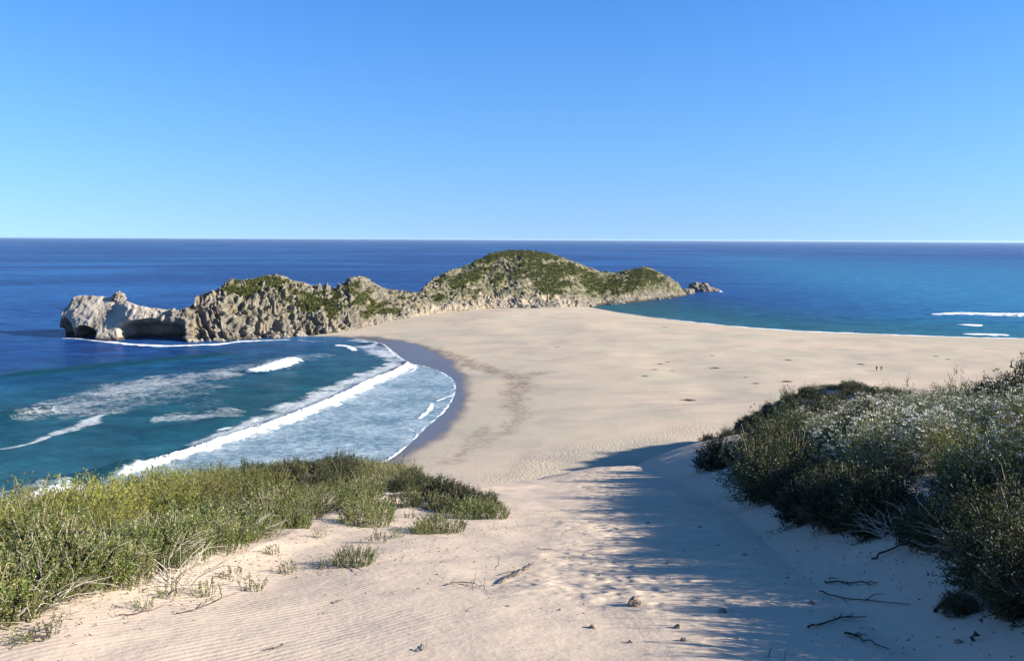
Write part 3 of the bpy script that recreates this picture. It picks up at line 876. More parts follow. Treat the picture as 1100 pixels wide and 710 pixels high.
for px in np.concatenate([rng.uniform(186, 350, 22), rng.uniform(360, 470, 12), rng.uniform(520, 730, 26)]):
    iu = int(np.argmin(np.abs(uu - px)))
    sz = rng.uniform(0.7, 1.9) if px < 360 or px > 500 else rng.uniform(0.4, 1.1)
    q = P[iu, 3 + int(rng.uniform(0.0, 0.05) * NF)] + np.array([0, -rng.uniform(-0.6, 1.2) * sz, 0])
    q[2] = max(float(H(q[0], q[1])), -0.2) + 0.15 * sz
    if px < 365: lab, grp = 'grey boulder in the surf at the foot of the jagged cliff', 'boulders at the foot of the jagged cliff'
    elif px < 500: lab, grp = 'small grey boulder where the beach sand meets the low rocky neck', 'boulders where beach meets rock'
    else: lab, grp = 'dark boulder along the foot of the high green hill', 'boulders along the foot of the green hill'
    o = link('boulder', protos[kk % 5], None, q, None, lab, 'boulder', grp)
    o.scale = (sz * rng.uniform(.8, 1.5), sz * rng.uniform(.8, 1.3), sz * rng.uniform(.6, 1.1))
    o.rotation_euler = (0, 0, rng.uniform(0, 6.28))
    kk += 1

# ------------------------------------------------------------------ shrubs
STEM = flat_mat('grey_stem', (0.16, 0.13, 0.10), (0.27, 0.23, 0.18))
BLEACH = flat_mat('bleached_twig', (0.34, 0.30, 0.25), (0.46, 0.42, 0.36))
DARKWOOD = flat_mat('weathered_wood', (0.045, 0.035, 0.028), (0.11, 0.09, 0.07))
L_FLESHY = leaf_mat('fleshy_leaf', (0.06, 0.092, 0.02), (0.14, 0.17, 0.042), (0.25, 0.215, 0.085), 0.18, 0.42, 0.4)
L_YELLOW = leaf_mat('yellow_green_leaf', (0.125, 0.15, 0.03), (0.225, 0.24, 0.052), (0.25, 0.19, 0.06), 0.3, 0.6, 0.2)
L_GREY = leaf_mat('grey_green_leaf', (0.075, 0.105, 0.042), (0.145, 0.175, 0.075), (0.19, 0.19, 0.11), 0.2, 0.7, 0.15)
L_DARK = leaf_mat('dark_green_leaf', (0.017, 0.026, 0.009), (0.042, 0.055, 0.017), (0.08, 0.075, 0.03), 0.15, 0.5, 0.3)
L_OLIVE = leaf_mat('olive_leaf', (0.032, 0.045, 0.014), (0.07, 0.08, 0.025), (0.11, 0.10, 0.04), 0.2, 0.55, 0.25)
PETAL = leaf_mat('white_flower_head', (0.50, 0.48, 0.42), (0.68, 0.66, 0.60), (0.42, 0.38, 0.30), 0.15, 0.8, 0.1)

def upright(r, n, rad, hgt, nleaf, ll, lw, spread=0.35, start=0.25, lean=0.4, tilt=0.9):
    """shoots rising from a patch of ground, leaves all along them"""
    rr = rad * np.sqrt(r.uniform(0, 1, n))
    a = r.uniform(0, 6.283, n)
    base = np.stack([rr * np.cos(a), rr * np.sin(a), np.full(n, -0.04)], 1)
    hh = hgt * (1 - 0.55 * (rr / rad) ** 2) * r.uniform(0.6, 1.12, n)
    out = np.stack([np.cos(a), np.sin(a), np.zeros(n)], 1) * (rr / rad * lean)[:, None] + r.normal(size=(n, 3)) * spread * 0.5
    out[:, 2] = 0
    t = np.linspace(0, 1, 5)
    path = base[:, None] + np.array([0, 0, 1.0]) * (hh[:, None] * t[None])[..., None] + out[:, None] * (hh[:, None] * t[None] ** 1.6)[..., None]
    lt = start + (1 - start) * r.uniform(0, 1, (n, nleaf)) ** 0.8
    fi = lt * 4
    i0 = np.clip(fi.astype(int), 0, 3)
    fr = (fi - i0)[..., None]
    rows = np.arange(n)[:, None]
    pos = path[rows, i0] * (1 - fr) + path[rows, i0 + 1] * fr
    tang = path[rows, i0 + 1] - path[rows, i0]
    tang /= np.linalg.norm(tang, axis=-1, keepdims=True)
    dv = tang + r.normal(size=pos.shape) * tilt
    m = n * nleaf
    vf = leaf_quads(pos.reshape(-1, 3), dv.reshape(-1, 3), ll * r.uniform(0.65, 1.2, m), lw * r.uniform(0.7, 1.2, m), 0.12, r)
    return vf, path

def dome(r, n, rad, hgt, nleaf, ll, lw, lump=0.3, tilt=0.8, inner=0.5):
    """twigs reaching a lumpy dome; leaves towards their tips"""
    dv = r.normal(size=(n, 3))
    dv[:, 2] = np.abs(dv[:, 2]) * 0.9 - 0.12
    dv /= np.linalg.norm(dv, axis=1, keepdims=True)
    o = r.uniform(0, 50)
    k = 1 + lump * pn3(dv[:, 0] * 2.2 + o, dv[:, 1] * 2.2, dv[:, 2] * 2.2, 3) + lump * 0.6 * pn3(dv[:, 0] * 5 + o, dv[:, 1] * 5, dv[:, 2] * 5, 4)
    k *= r.uniform(0.78, 1.06, n)
    tip = dv * k[:, None] * np.array([rad, rad, hgt]) + np.array([0, 0, 0.05])
    t = np.linspace(0, 1, 4)
    st_ = tip * 0.12
    path = st_[:, None] + (tip - st_)[:, None] * t[None, :, None]
    path[:, 1:3] += r.normal(size=(n, 2, 3)) * 0.05 * rad
    lt = inner + (1 - inner) * r.uniform(0, 1, (n, nleaf)) ** 0.6
    pos = st_[:, None] + (tip - st_)[:, None] * lt[..., None] + r.normal(size=(n, nleaf, 3)) * 0.035 * rad
    d0 = dv[:, None] + np.array([0, 0, 0.4]) + r.normal(size=pos.shape) * tilt
    m = n * nleaf
    vf = leaf_quads(pos.reshape(-1, 3), d0.reshape(-1, 3), ll * r.uniform(0.65, 1.2, m), lw * r.uniform(0.7, 1.2, m), 0.12, r)
    return vf, path, tip, dv

def heads(r, tips, dv, size):
    """flat-topped flower heads: rosettes of small petals at the shoot tips"""
    n, k = len(tips), 9
    up = dv * 0.5 + np.array([0, 0, 1.0])
    c0 = tips[:, None] + r.normal(size=(n, k, 3)) * np.array([size, size, size * 0.35])
    d = up[:, None] * 0.25 + r.normal(size=(n, k, 3)) * np.array([1, 1, .5])
    m = n * k
    return leaf_quads(c0.reshape(-1, 3), d.reshape(-1, 3), r.uniform(0.6, 1.2, m) * size * 1.3, r.uniform(0.6, 1.2, m) * size, 0.1, r)

def plant(name, parts, label, cat):
    root = bpy.data.objects.new(name, None)
    COL.objects.link(root)
    root.empty_display_size = 0.1
    tag(root, label, cat)
    for pn, vf, mat in parts:
        link(pn, np_mesh(pn, vf[0], vf[1], mat, False), root)
    return root

def stems_of(path, r0, r1, keep=1.0, r=rng):
    n = max(1, int(len(path) * keep))
    return tubes(path[:n], np.full(n, r0), np.full(n, r1), 3)

def mk_fleshy(seed, n=140, rad=0.46, hgt=0.5, nl=40):
    r = np.random.default_rng(seed)
    vf, path = upright(r, n, rad, hgt, nl, 0.032, 0.0135)
    return plant('green_shrub', [('foliage', vf, L_FLESHY), ('stem', stems_of(path, .006, .003, .6), STEM)], 'low green shrub', 'shrub')
def mk_yellow(seed):
    r = np.random.default_rng(seed)
    vf, path = upright(r, 150, 0.5, 0.82, 34, 0.06, 0.012, 0.4, 0.2, 0.45, 0.7)
    return plant('yellow_shrub', [('foliage', vf, L_YELLOW), ('stem', stems_of(path, .005, .003, .5), STEM)], 'yellow shrub', 'shrub')
def mk_flower(seed):
    r = np.random.default_rng(seed)
    n_sh = 420
    vf, path, tip, dv = dome(r, n_sh, 0.85, 0.9, 18, 0.055, 0.013, 0.30, 0.7, 0.5)
    top = dv[:, 2] > 0.12
    top &= r.uniform(size=n_sh) < (0.45 if seed % 2 else 0.75)
    hv = heads(r, tip[top] * 1.03, dv[top], 0.024)
    return plant('flowering_shrub', [('foliage', vf, L_GREY), ('blossom', hv, PETAL), ('stem', stems_of(path, .008, .003, .4), STEM)], 'flowering shrub', 'shrub')
def mk_dark(seed, mat=L_DARK, lump=0.4, n=460, nl=18, rad=0.8, hgt=0.95, inner=0.5, name='dark_shrub'):
    r = np.random.default_rng(seed)
    vf, path, tip, dv = dome(r, n, rad, hgt, nl, 0.062, 0.026, lump, 0.9, inner)
    return plant(name, [('foliage', vf, mat), ('stem', stems_of(path, .014, .004, .35), STEM)], 'dark shrub', 'shrub')
def mk_tangle(seed, mat=BLEACH, n=46, rad=0.8, hgt=0.7, thick=0.007, name='bare_branch_tangle'):
    r = np.random.default_rng(seed)
    a = r.uniform(0, 6.283, n)
    b0 = np.stack([np.cos(a), np.sin(a), np.zeros(n)], 1) * r.uniform(0, 0.45 * rad, (n, 1))
    dr = np.stack([np.cos(a + r.normal(size=n) * 0.9), np.sin(a + r.normal(size=n) * 0.9), r.uniform(0.3, 1.5, n)], 1)
    L = r.uniform(0.5, 1.1, n) * rad
    t = np.linspace(0, 1, 7)
    path = b0[:, None] + dr[:, None] * (L[:, None] * t[None])[..., None]
    path[:, :, 2] -= (t ** 2)[None] * (L * r.uniform(0.2, 0.9, n))[:, None]
    path += np.cumsum(r.normal(size=path.shape) * 0.03 * rad, axis=1)
    path[:, :, 2] = np.abs(path[:, :, 2]) * hgt / rad + 0.02
    sub = []
    for k in range(2):
        j = r.integers(2, 5, n)
        s0 = path[np.arange(n), j]
        d2 = (path[np.arange(n), j + 1] - s0)
        d2 = d2 / (np.linalg.norm(d2, axis=1, keepdims=True) + 1e-9) + r.normal(size=(n, 3)) * 0.6
        l2 = r.uniform(0.12, 0.35, n) * rad
        tt = np.linspace(0, 1, 4)
        sub.append(s0[:, None] + d2[:, None] * (l2[:, None] * tt[None])[..., None])
    main = tubes(path, thick * r.uniform(0.6, 1.5, n), np.full(n, thick * 0.3), 4)
    tw = tubes(np.concatenate(sub), np.full(2 * n, thick * 0.5), np.full(2 * n, thick * 0.2), 3)
    return plant(name, [('branches', join(main, tw), mat)], 'bare branches', 'shrub')

KINDS = {}
KINDS['fleshy'] = [mk_fleshy(100 + k) for k in range(3)]
KINDS['yellow'] = [mk_yellow(110 + k) for k in range(3)]
KINDS['flower'] = [mk_flower(120 + k) for k in range(4)]
KINDS['dark'] = [mk_dark(130 + k) for k in range(3)]
KINDS['olive'] = [mk_dark(140 + k, L_OLIVE, 0.7, 330, 11, 0.8, 1.15, 0.62, 'olive_shrub') for k in range(2)]
KINDS['tangle'] = [mk_tangle(150 + k) for k in range(2)]
KINDS['sprig'] = [mk_fleshy(160 + k, 16, 0.17, 0.26, 16) for k in range(3)]
USED = {}
def put(kind, x, y, label, group=None, s=1.0, sz=None, rz=None, sink=0.0, cat=None):
    ps = KINDS[kind]
    i = int(rng.integers(0, len(ps)))
    o = ps[i]
    loc = (x, y, float(H(x, y)) - sink)
    rz = rng.uniform(0, 6.283) if rz is None else rz
    scl = (s, s, s if sz is None else sz)
    if not USED.get((kind, i)):
        USED[(kind, i)] = o
        o.location, o.rotation_euler, o.scale = loc, (0, 0, rz), scl
        o['label'] = label
        if group: o['group'] = group
    else:
        o = copy_tree(o, loc, rz, scl, label, None)
        if group: o['group'] = group
        elif 'group' in o: del o['group']
    return o

def proj(p):
    v_ = np.asarray(p) - CAM
    zc = v_ @ fw
    return CX + F_PX * (v_ @ rt2) / zc, CY - F_PX * (v_ @ up2) / zc

def scatter(poly, spacing, n=4000, dens=None):
    poly = np.asarray(poly)
    lo, hi = poly.min(0), poly.max(0)
    c = rng.uniform(lo, hi, (n, 2))
    c = c[inside(c[:, 0], c[:, 1], poly)]
    keep = []
    for q in c:
        s_ = spacing(q) if callable(spacing) else spacing
        if all((q[0] - k[0]) ** 2 + (q[1] - k[1]) ** 2 > s_ * s_ for k in keep):
            keep.append(q)
    return np.array(keep)

# left thicket on the seaward shoulder of the dune
LOW = [(-40, 676), (0, 664), (60, 646), (100, 632), (140, 622), (190, 606), (250, 586), (300, 570), (335, 556), (375, 540), (410, 531), (440, 524), (470, 518)]
lowW = [ground(a, b)[:2] for a, b in LOW]
LEFTPOLY = np.array([(-6.2, 5.0)] + [tuple(q) for q in lowW] + [(-5.6, 35.0), (-9.6, 33.0), (-10.2, 24), (-9.6, 13), (-9.4, 5)])
pts = scatter(LEFTPOLY, lambda q: 0.52 + 0.012 * q[1], 6000)
edge_pts = np.array([[a + rng.normal() * 0.14 - 0.25, b + rng.normal() * 0.14] for a, b in smooth_poly(lowW, 5)])
pts = np.vstack([pts, edge_pts])
dl, _ = seg_dist(pts[:, 0], pts[:, 1], lowW)
for q, dd in zip(pts, dl):
    px, py = proj((q[0], q[1], float(H(*q)) + 0.4))
    if px < -90: continue
    u = rng.uniform()
    if dd < 0.9 + 0.03 * q[1]:
        put('fleshy', q[0], q[1], 'low fleshy-leaved green shrub along the sand edge of the seaward thicket', 'green shrubs along the sand edge', rng.uniform(0.6, 1.25) * min(1, 0.7 + dd), None)
    elif px < 225 + 40 * rng.normal():
        if u < 0.72: put('yellow', q[0], q[1], 'tall yellow-green bush in the thicket above the breaking waves', 'yellow-green bushes above the waves', rng.uniform(0.85, 1.15))
        else: put('fleshy', q[0], q[1], 'green shrub growing among the yellow-green bushes', 'green shrubs among yellow-green bushes', rng.uniform(0.9, 1.2))
    elif py < 520 + 14 * rng.normal():
        put('dark' if u < .6 else 'fleshy', q[0], q[1], 'dark green shrub on the crest of the seaward dune', 'dark shrubs on the dune crest', rng.uniform(0.55, 0.8) if u < .6 else rng.uniform(1.0, 1.3), None)
    else:
        if u < 0.42: put('tangle', q[0], q[1], 'grey tangle of dry twigs in the seaward thicket', 'dry twig tangles in the seaward thicket', rng.uniform(0.5, 0.8))
        elif u < 0.8: put('fleshy', q[0], q[1], 'green shrub half buried in dry grass on the dune crest', 'green shrubs in the dry grass', rng.uniform(0.7, 1.0))
for px, py in [(30, 640), (75, 615), (120, 600), (165, 585), (110, 575), (215, 570), (255, 560), (60, 590), (185, 610), (290, 545), (330, 535), (20, 610)]:
    q = ground(px + rng.normal() * 8, py + 18)
    put('tangle', q[0], q[1], 'pale dead branches arching out of the green seaward shrubs', 'dead branches among the seaward shrubs', rng.uniform(0.5, 0.75), rng.uniform(0.5, 0.8))
# grass through the thicket (nobody could count the blades)
gp = scatter(LEFTPOLY, 0.20, 9000)
PXs = np.array([proj((q[0], q[1], float(z_)))[0] for q, z_ in zip(gp, H(gp[:, 0], gp[:, 1]))])
gp, PXs = gp[PXs > -80], PXs[PXs > -80]
gd = fbm2(gp[:, 0] / 1.1, gp[:, 1] / 1.4, 3, 91)
nb = (np.where(PXs > 200, 24, 18) * np.clip(0.55 + 1.1 * gd, 0.05, 2)).astype(int)
base = np.repeat(gp, nb, axis=0)
n = len(base)
base = np.column_stack([base + rng.normal(size=(n, 2)) * 0.10, np.zeros(n)])
base[:, 2] = H(base[:, 0], base[:, 1]) - 0.02
az = rng.uniform(0, 6.283, n)
tall = rng.uniform(size=n) < 0.035
hg = np.where(tall, rng.uniform(0.8, 1.25, n), rng.uniform(0.2, 0.72, n)) * np.repeat(np.clip(0.8 + 0.6 * gd, 0.4, 1.2), nb)
bend = np.where(tall, rng.uniform(0.4, 1.3, n), rng.uniform(0.1, 1.5, n))
t = np.linspace(0, 1, 4)
hd = np.stack([np.cos(az), np.sin(az), np.zeros(n)], 1)
path = base[:, None] + np.array([0, 0, 1.0]) * (hg[:, None] * (t - 0.25 * bend[:, None] * t ** 2))[..., None] + hd[:, None] * ((hg * bend)[:, None] * t[None] ** 2)[..., None]
sd_ = np.stack([-np.sin(az), np.cos(az), np.zeros(n)], 1)
wid = (0.0042 * np.array([1, .9, .6, .12]))[None, :, None] * ((0.7 + 0.03 * base[:, 1]) * np.where(tall, 1.7, 1.0))[:, None, None]
V_ = np.stack([path - sd_[:, None] * wid, path + sd_[:, None] * wid], 2)
i = np.arange(n * 8).reshape(n, 4, 2)
F_ = np.stack([i[:, :-1, 0], i[:, :-1, 1], i[:, 1:, 1], i[:, 1:, 0]], -1).reshape(-1, 4)
GRASS = leaf_mat('dune_grass_blade', (0.13, 0.135, 0.045), (0.27, 0.245, 0.12), (0.36, 0.31, 0.21), 0.25, 0.6, 0.2)
link('dune_grass', np_mesh('dune_grass', V_.reshape(-1, 3), F_, GRASS, False), kind='stuff', label='dry grey-green grass growing through the seaward thicket', cat='grass')

# plants standing alone on the sand beside the thicket
for kind, px, py, s_, lab in [
        ('fleshy', 381, 606, .55, 'round green plant standing alone on bare sand below the thicket'),
        ('fleshy', 475, 570, .85, 'leafy green shrub on the white sand patch near the thicket end'),
        ('fleshy', 455, 573, .5, 'small green plant touching the leafy shrub on the white sand patch'),
        ('fleshy', 510, 556, .95, 'rounded olive-green shrub at the tip of the thicket by the sandy path'),
        ('fleshy', 528, 556, .8, 'last green shrub of the thicket, overhanging the sandy path'),
        ('dark', 492, 542, .55, 'dark bushy shrub behind the thicket tip, above the beach'),
        ('dark', 508, 546, .5, 'small dark shrub behind the last green shrub of the thicket'),
        ('dark', 472, 536, .6, 'dark shrub beside the white sand patch on the dune crest'),
        ('dark', 446, 520, .55, 'dark shrub on the crest where the thicket narrows above the beach'),
        ('fleshy', 462, 545, .9, 'green shrub between dry grass and the white sand patch'),
        ('fleshy', 498, 552, .9, 'green shrub between the rounded olive shrub and the dark bushy one'),
        ('dark', 524, 545, .42, 'low dark shrub right behind the last green shrub'),
        ('dark', 432, 527, .5, 'dark shrub where the dry grass ends on the dune crest'),
        ('fleshy', 448, 533, .85, 'green shrub in the gap between dry grass and tip of the thicket'),
        ('fleshy', 478, 549, .85, 'green shrub in front of the dark shrubs by the white sand patch'),
        ('fleshy', 434, 543, .8, 'green shrub at the upper rim of the white sand patch'),
        ('dark', 484, 537, .5, 'dark low shrub on the skyline between crest and thicket tip'),
        ('fleshy', 514, 550, .8, 'green shrub filling the thicket tip behind the rounded olive one'),
        ('dark', 458, 528, .5, 'dark shrub on the skyline above the white sand patch'),
        ('sprig', 312, 616, 1.3, 'sparse seedling on the sand slope, lowest of the three sprigs'),
        ('sprig', 352, 610, 1.0, 'thin sprig on sand just beside the round lone plant'),
        ('sprig', 405, 583, 1.6, 'upright sprig on the sand slope above the round lone plant'),
        ('sprig', 428, 578, 1.3, 'sprig with pale leaves between the leafy shrub and the round lone plant'),
        ('sprig', 345, 578, 1.2, 'sprig at the upper edge of the bare sand under the dry grass'),
        ('sprig', 270, 634, 1.3, 'trailing sprig creeping over the sand below the green shrubs'),
        ('sprig', 225, 640, 1.5, 'creeping green sprig below the seaward thicket, beside its shadow'),
        ('sprig', 250, 622, 1.3, 'sprig beside a dead runner on sand at the thicket foot'),
        ('sprig', 180, 640, 1.2, 'green sprig half under the edge shrubs'),
        ('sprig', 155, 655, 1.0, 'short sprig in the sand pocket at the thicket foot'),
        ('sprig', 45, 682, 1.3, 'bright green sprig nearest the camera on the rippled sand'),
        ('sprig', 20, 692, .9, 'tiny sprig at the rippled sand beside the bright green sprig'),
        ('sprig', 440, 556, 1.3, 'sprig on the crest of the white sand patch'),
        ('sprig', 420, 560, 1.1, 'thin sprig growing on the white sand patch near the dry grass'),
        ('sprig', 380, 566, 1.2, 'sprig below the dry grass on the dune shoulder'),
        ('sprig', 295, 596, 1.2, 'sprig between green edge shrubs and bare sand')]:
    q = ground(px, py)
    put(kind, q[0], q[1], lab, None, s_ * (0.62 if kind == 'sprig' else 1.0))

# thicket on the bank to the right
BASE = [(1200, 690), (1118, 648), (1080, 634), (1046, 604), (1004, 588), (945, 577), (898, 566), (864, 560), (834, 544), (816, 522)]
baseW = [ground(a, b)[:2] for a, b in BASE]
RIGHTPOLY = np.array([tuple(q) for q in baseW] + [(8.8, 30), (11.0, 36), (16.0, 43), (25, 52), (44, 58), (44, 30), (20, 8), (9, 4)])
pts = scatter(RIGHTPOLY, lambda q: 0.74 + 0.022 * max(q[1] - 6, 0), 9000)
edge_pts = np.array([[a + rng.normal() * 0.25 + 0.35, b + rng.normal() * 0.25 + 0.15] for a, b in smooth_poly(baseW, 4)])
pts = np.vstack([pts, edge_pts])
dl, _ = seg_dist(pts[:, 0], pts[:, 1], baseW)
for q, dd in zip(pts, dl):
    px, py = proj((q[0], q[1], float(H(*q)) + 0.5))
    if px > (1320 if q[1] < 12 else 1112): continue
    u = rng.uniform()
    grow = np.interp(q[1], [5, 15, 30, 50], [0.88, 1.06, 1.2, 1.5])
    if q[1] > 36 and px > 960:
        put('dark' if u < .75 else 'olive', q[0], q[1], 'broad dark green bush at the back of the bank above the beach', 'dark bushes at the back of the bank', grow * rng.uniform(0.8, 1.05))
    elif px < 862 and q[1] > 17:
        put('olive' if u < .4 else 'dark', q[0], q[1], 'dark shaded bush at the beach end of the bank thicket', 'shaded bushes at the beach end of the bank', grow * rng.uniform(0.75, 1.05))
    elif dd < 1.0 and px < 960:
        put('dark', q[0], q[1], 'dark shrub overhanging the shaded sand bank', 'dark shrubs overhanging the shaded bank', grow * rng.uniform(0.6, 0.85))
    elif dd < 1.3 + 0.02 * q[1]:
        if u < 0.45: put('tangle', q[0], q[1], 'bleached tangle of bare branches along the foot of the bank thicket', 'bleached branch tangles on the bank', grow * rng.uniform(0.5, 0.75), grow * rng.uniform(0.4, 0.6))
        elif u < 0.75: put('olive', q[0], q[1], 'yellowish green shrub among bleached branches at the bank foot', 'green shrubs at the bank foot', grow * rng.uniform(0.55, 0.8))
        else: put('dark', q[0], q[1], 'dark shrub overhanging the shaded sand bank', 'dark shrubs overhanging the shaded bank', grow * rng.uniform(0.55, 0.8))
    elif u < 0.74: put('flower', q[0], q[1], 'grey-green shrub covered in white flower heads on the sunny bank', 'white-flowering shrubs on the bank', grow * rng.uniform(0.75, 1.15))
    elif u < 0.84: put('dark', q[0], q[1], 'dark green shrub among the white-flowering shrubs', 'dark shrubs among the white-flowering ones', grow * rng.uniform(0.8, 1.2))
    elif u < 0.95: put('yellow', q[0], q[1], 'pale green bush without flowers among the white-flowering shrubs', 'pale green bushes on the bank', grow * rng.uniform(0.9, 1.15))
    else: put('tangle', q[0], q[1], 'bare pale branches poking out between flowering shrubs', 'bare branches among flowering shrubs', grow * rng.uniform(0.9, 1.2))
for px, py, kind, s_, lab in [(772, 502, 'dark', 1.2, 'dark rounded bush standing apart at the beach end of the bank'), (1030, 658, 'dark', .22, 'small dark shrub on the shaded sand below the bank thicket'),
                              (1085, 662, 'dark', .18, 'tiny dark shrub in deep shade beside the bank foot'), (835, 486, 'olive', 1.5, 'tall open-branched olive bush rising above the beach end of the bank')] + [
        (a_, b_, 'dark', c_, 'tall dark bush crowning the far right end of the bank above the sea view') for a_, b_, c_ in
        [(1032, 432, 1.7), (1056, 430, 1.95), (1082, 430, 2.15), (1105, 432, 2.15), (1010, 434, 1.35), (988, 436, 1.1), (1070, 446, 1.6), (1098, 452, 1.6)]]:
    q = ground(px, py)
    put(kind, q[0], q[1], lab, 'tall dark bushes crowning the bank' if lab.startswith('tall dark') else None, s_)
for q in scatter([(36, 128), (78, 118), (84, 166), (40, 172)], lambda q: 1.5 + 1.3 * abs(math.sin(q[0] * 0.7) * math.cos(q[1] * 0.5)), 2600):
    if proj((q[0], q[1], float(H(*q))))[0] > 1000: continue
    put('dark' if rng.uniform() < .7 else 'olive', q[0], q[1], 'dark bush on the far shoulder of the dune above the beach', 'dark bushes on the far dune shoulder', rng.uniform(1.2, 2.6), rng.uniform(0.6, 1.0) + 1.7 * rng.uniform() ** 3)
for k, ps in KINDS.items():
    for i_, o in enumerate(ps):
        if (k, i_) not in USED:
            for ch in list(o.children): bpy.data.objects.remove(ch)
            bpy.data.objects.remove(o)
#PART4
# ------------------------------------------------------------------ dead branches and stones on the sand
def gpt(px, py, lift_=0.01):
    q = ground(px, py)
    return q + np.array([0, 0, lift_])

def stick(name, lines, mat, label, cat, r0=0.012, seed=0, bury=True):
    """a dead branch lying on the sand: its limbs in one mesh, a side twig of its own where it forks"""
    r = np.random.default_rng(seed)
    vf = []
    for k, ln in enumerate(lines):
        up_ = ln[2] if len(ln) > 2 and isinstance(ln[2], (int, float)) else None
        pts_ = [gpt(*q) for q in ln] if up_ is None else None
        if up_ is not None:                              # a limb that stands up from the sand
            a = gpt(*ln[0])
            b = at_d(ln[1][0], ln[1][1], a[1] + up_)
            pts_ = [a - np.array([0, 0, .03]), a + (b - a) * 0.5 + r.normal(size=3) * 0.01, b]
        pa = smooth_poly(pts_, 4)
        pa[1:-1] += r.normal(size=(len(pa) - 2, 3)) * r0 * 0.5
        pa[:, 2] += r0 * (1.0 if k == 0 else 1.3)
        rr = r0 * (1.0 if k == 0 else 0.6)
        rr *= 0.7
        vf.append(tubes(pa[None], [rr], [rr * 0.35], 6))
    V_, F_ = join(*vf)
    o = V_.mean(0)
    o[2] = V_[:, 2].min()
    return link(name, np_mesh(name, V_ - o, F_, mat, True), None, o, None, label, cat)

stick('dead_branch', [[(538, 627), (548, 620), (560, 614), (568, 609), (574, 605)], [(540, 618), (552, 615), (561, 613)], [(549, 621), (557, 619), (563, 613)], [(537, 629), (543, 625)], [(560, 614), (566, 613), (572, 607)]], DARKWOOD,
      'forked dark dead branch lying on the sunlit sand, pointing up the path', 'dead branch', 0.014, 1)
stick('dead_branch', [[(480, 629), (495, 627), (507, 628), (520, 632)], [(508, 628), (512, 615), 0.05], [(520, 633), (521, 620), 0.03], [(508, 634), (507, 623), 0.02], [(514, 632), (515, 624), 0.02], [(492, 629), (500, 631), (508, 631)]], DARKWOOD,
      'dead shrub skeleton with upright dark twigs on the sunlit sand', 'dead branch', 0.011, 2)
stick('dead_twig', [[(531, 612), (536, 597), 0.05]], DARKWOOD, 'single thin twig standing upright in sunlit sand', 'twig', 0.009, 3)
stick('dead_twig', [[(449, 697), (454, 700), (459, 691)], [(453, 700), (456, 693)]], DARKWOOD, 'v-shaped dark twig on the sand at the bottom of the slope', 'twig', 0.008, 4)
stick('dead_twig', [[(286, 699), (297, 697), (304, 694), (310, 691)]], DARKWOOD, 'wavy dark twig lying on the rippled sand', 'twig', 0.008, 5)
stick('dead_twig', [[(360, 648), (365, 646), (370, 645)]], DARKWOOD, 'short dark twig lying alone below the round lone plant', 'twig', 0.008, 6)
stick('dead_twig', [[(577, 590), (590, 591), (604, 592)], [(588, 591), (594, 589)]], DARKWOOD, 'thin straight twig beside the edge of the bush shadow', 'twig', 0.008, 7)
stick('dead_branch', [[(372, 606), (380, 611), (390, 615)], [(378, 611), (386, 612)]], DARKWOOD, 'dark runner at the foot of the round lone plant', 'dead branch', 0.012, 8)
stick('dead_branch', [[(190, 660), (215, 655), (238, 645), (268, 632)], [(215, 655), (225, 646), (236, 640)]], DARKWOOD, 'long dead runner creeping over sand at the thicket foot', 'dead branch', 0.009, 9)
stick('dead_branch', [[(128, 662), (150, 660), (176, 652)], [(150, 660), (160, 652)]], DARKWOOD, 'dead runner in the sand pocket under the green edge shrubs', 'dead branch', 0.008, 19)
stick('dead_branch', [[(20, 690), (38, 684), (55, 686)], [(30, 687), (44, 692)]], DARKWOOD, 'dead runner beside the bright sprig on rippled sand', 'dead branch', 0.008, 20)
stick('dead_branch', [[(886, 627), (905, 627), (925, 627), (942, 628)], [(890, 625), (900, 623)], [(905, 627), (915, 632)], [(925, 627), (940, 630)]], DARKWOOD, 'thick dark branch in shade, topmost of the branches below the bank', 'dead branch', 0.018, 10)
stick('dead_branch', [[(880, 637), (905, 644), (940, 647), (978, 651)], [(905, 645), (912, 652)], [(930, 646), (940, 641), (950, 640)]], DARKWOOD, 'long thin root crossing the shaded sand below the bank', 'dead branch', 0.013, 11)
stick('dead_branch', [[(868, 676), (890, 670), (910, 665), (930, 664)], [(902, 667), (903, 661)], [(908, 666), (918, 661)]], DARKWOOD, 'dark knotted stick in shade between two longer branches', 'dead branch', 0.016, 12)
stick('dead_branch', [[(907, 682), (920, 686), (936, 693), (955, 700)], [(909, 684), (922, 683), (932, 688)], [(918, 686), (930, 684)]], DARKWOOD, 'dark twisted branch in shade nearest the sunlit gap', 'dead branch', 0.016, 13)
stick('dead_branch', [[(936, 602), (960, 592), (985, 580), (1004, 570)]], DARKWOOD, 'dark root hanging out of the bank under the bleached branches', 'dead branch', 0.02, 14)
stick('dead_branch', [[(1004, 660), (1030, 640), (1060, 618), (1085, 596)], [(1030, 640), (1042, 634)]], DARKWOOD, 'thick dark root running down the bank beside the small shaded shrub', 'dead branch', 0.025, 15)
stick('dead_branch', [[(986, 595), (1000, 597), (1010, 598)]], BLEACH, 'short pale stick on the shaded bank', 'dead branch', 0.014, 16)
stick('dead_branch', [[(1034, 572), (1046, 578), (1056, 582)], [(1040, 575), (1054, 585)]], BLEACH, 'pale split stick under the bleached branches on the bank', 'dead branch', 0.016, 17)
stick('dead_twig', [[(1046, 688), (1047, 680), 0.01]], DARKWOOD, 'short dark stub standing in the shaded sand', 'twig', 0.02, 18)
stick('dead_twig', [[(824, 706), (830, 695), 0.03], [(842, 709), (846, 698), 0.03]], DARKWOOD, 'pair of thin stalks standing in sand at the bottom of the path', 'twig', 0.007, 21)
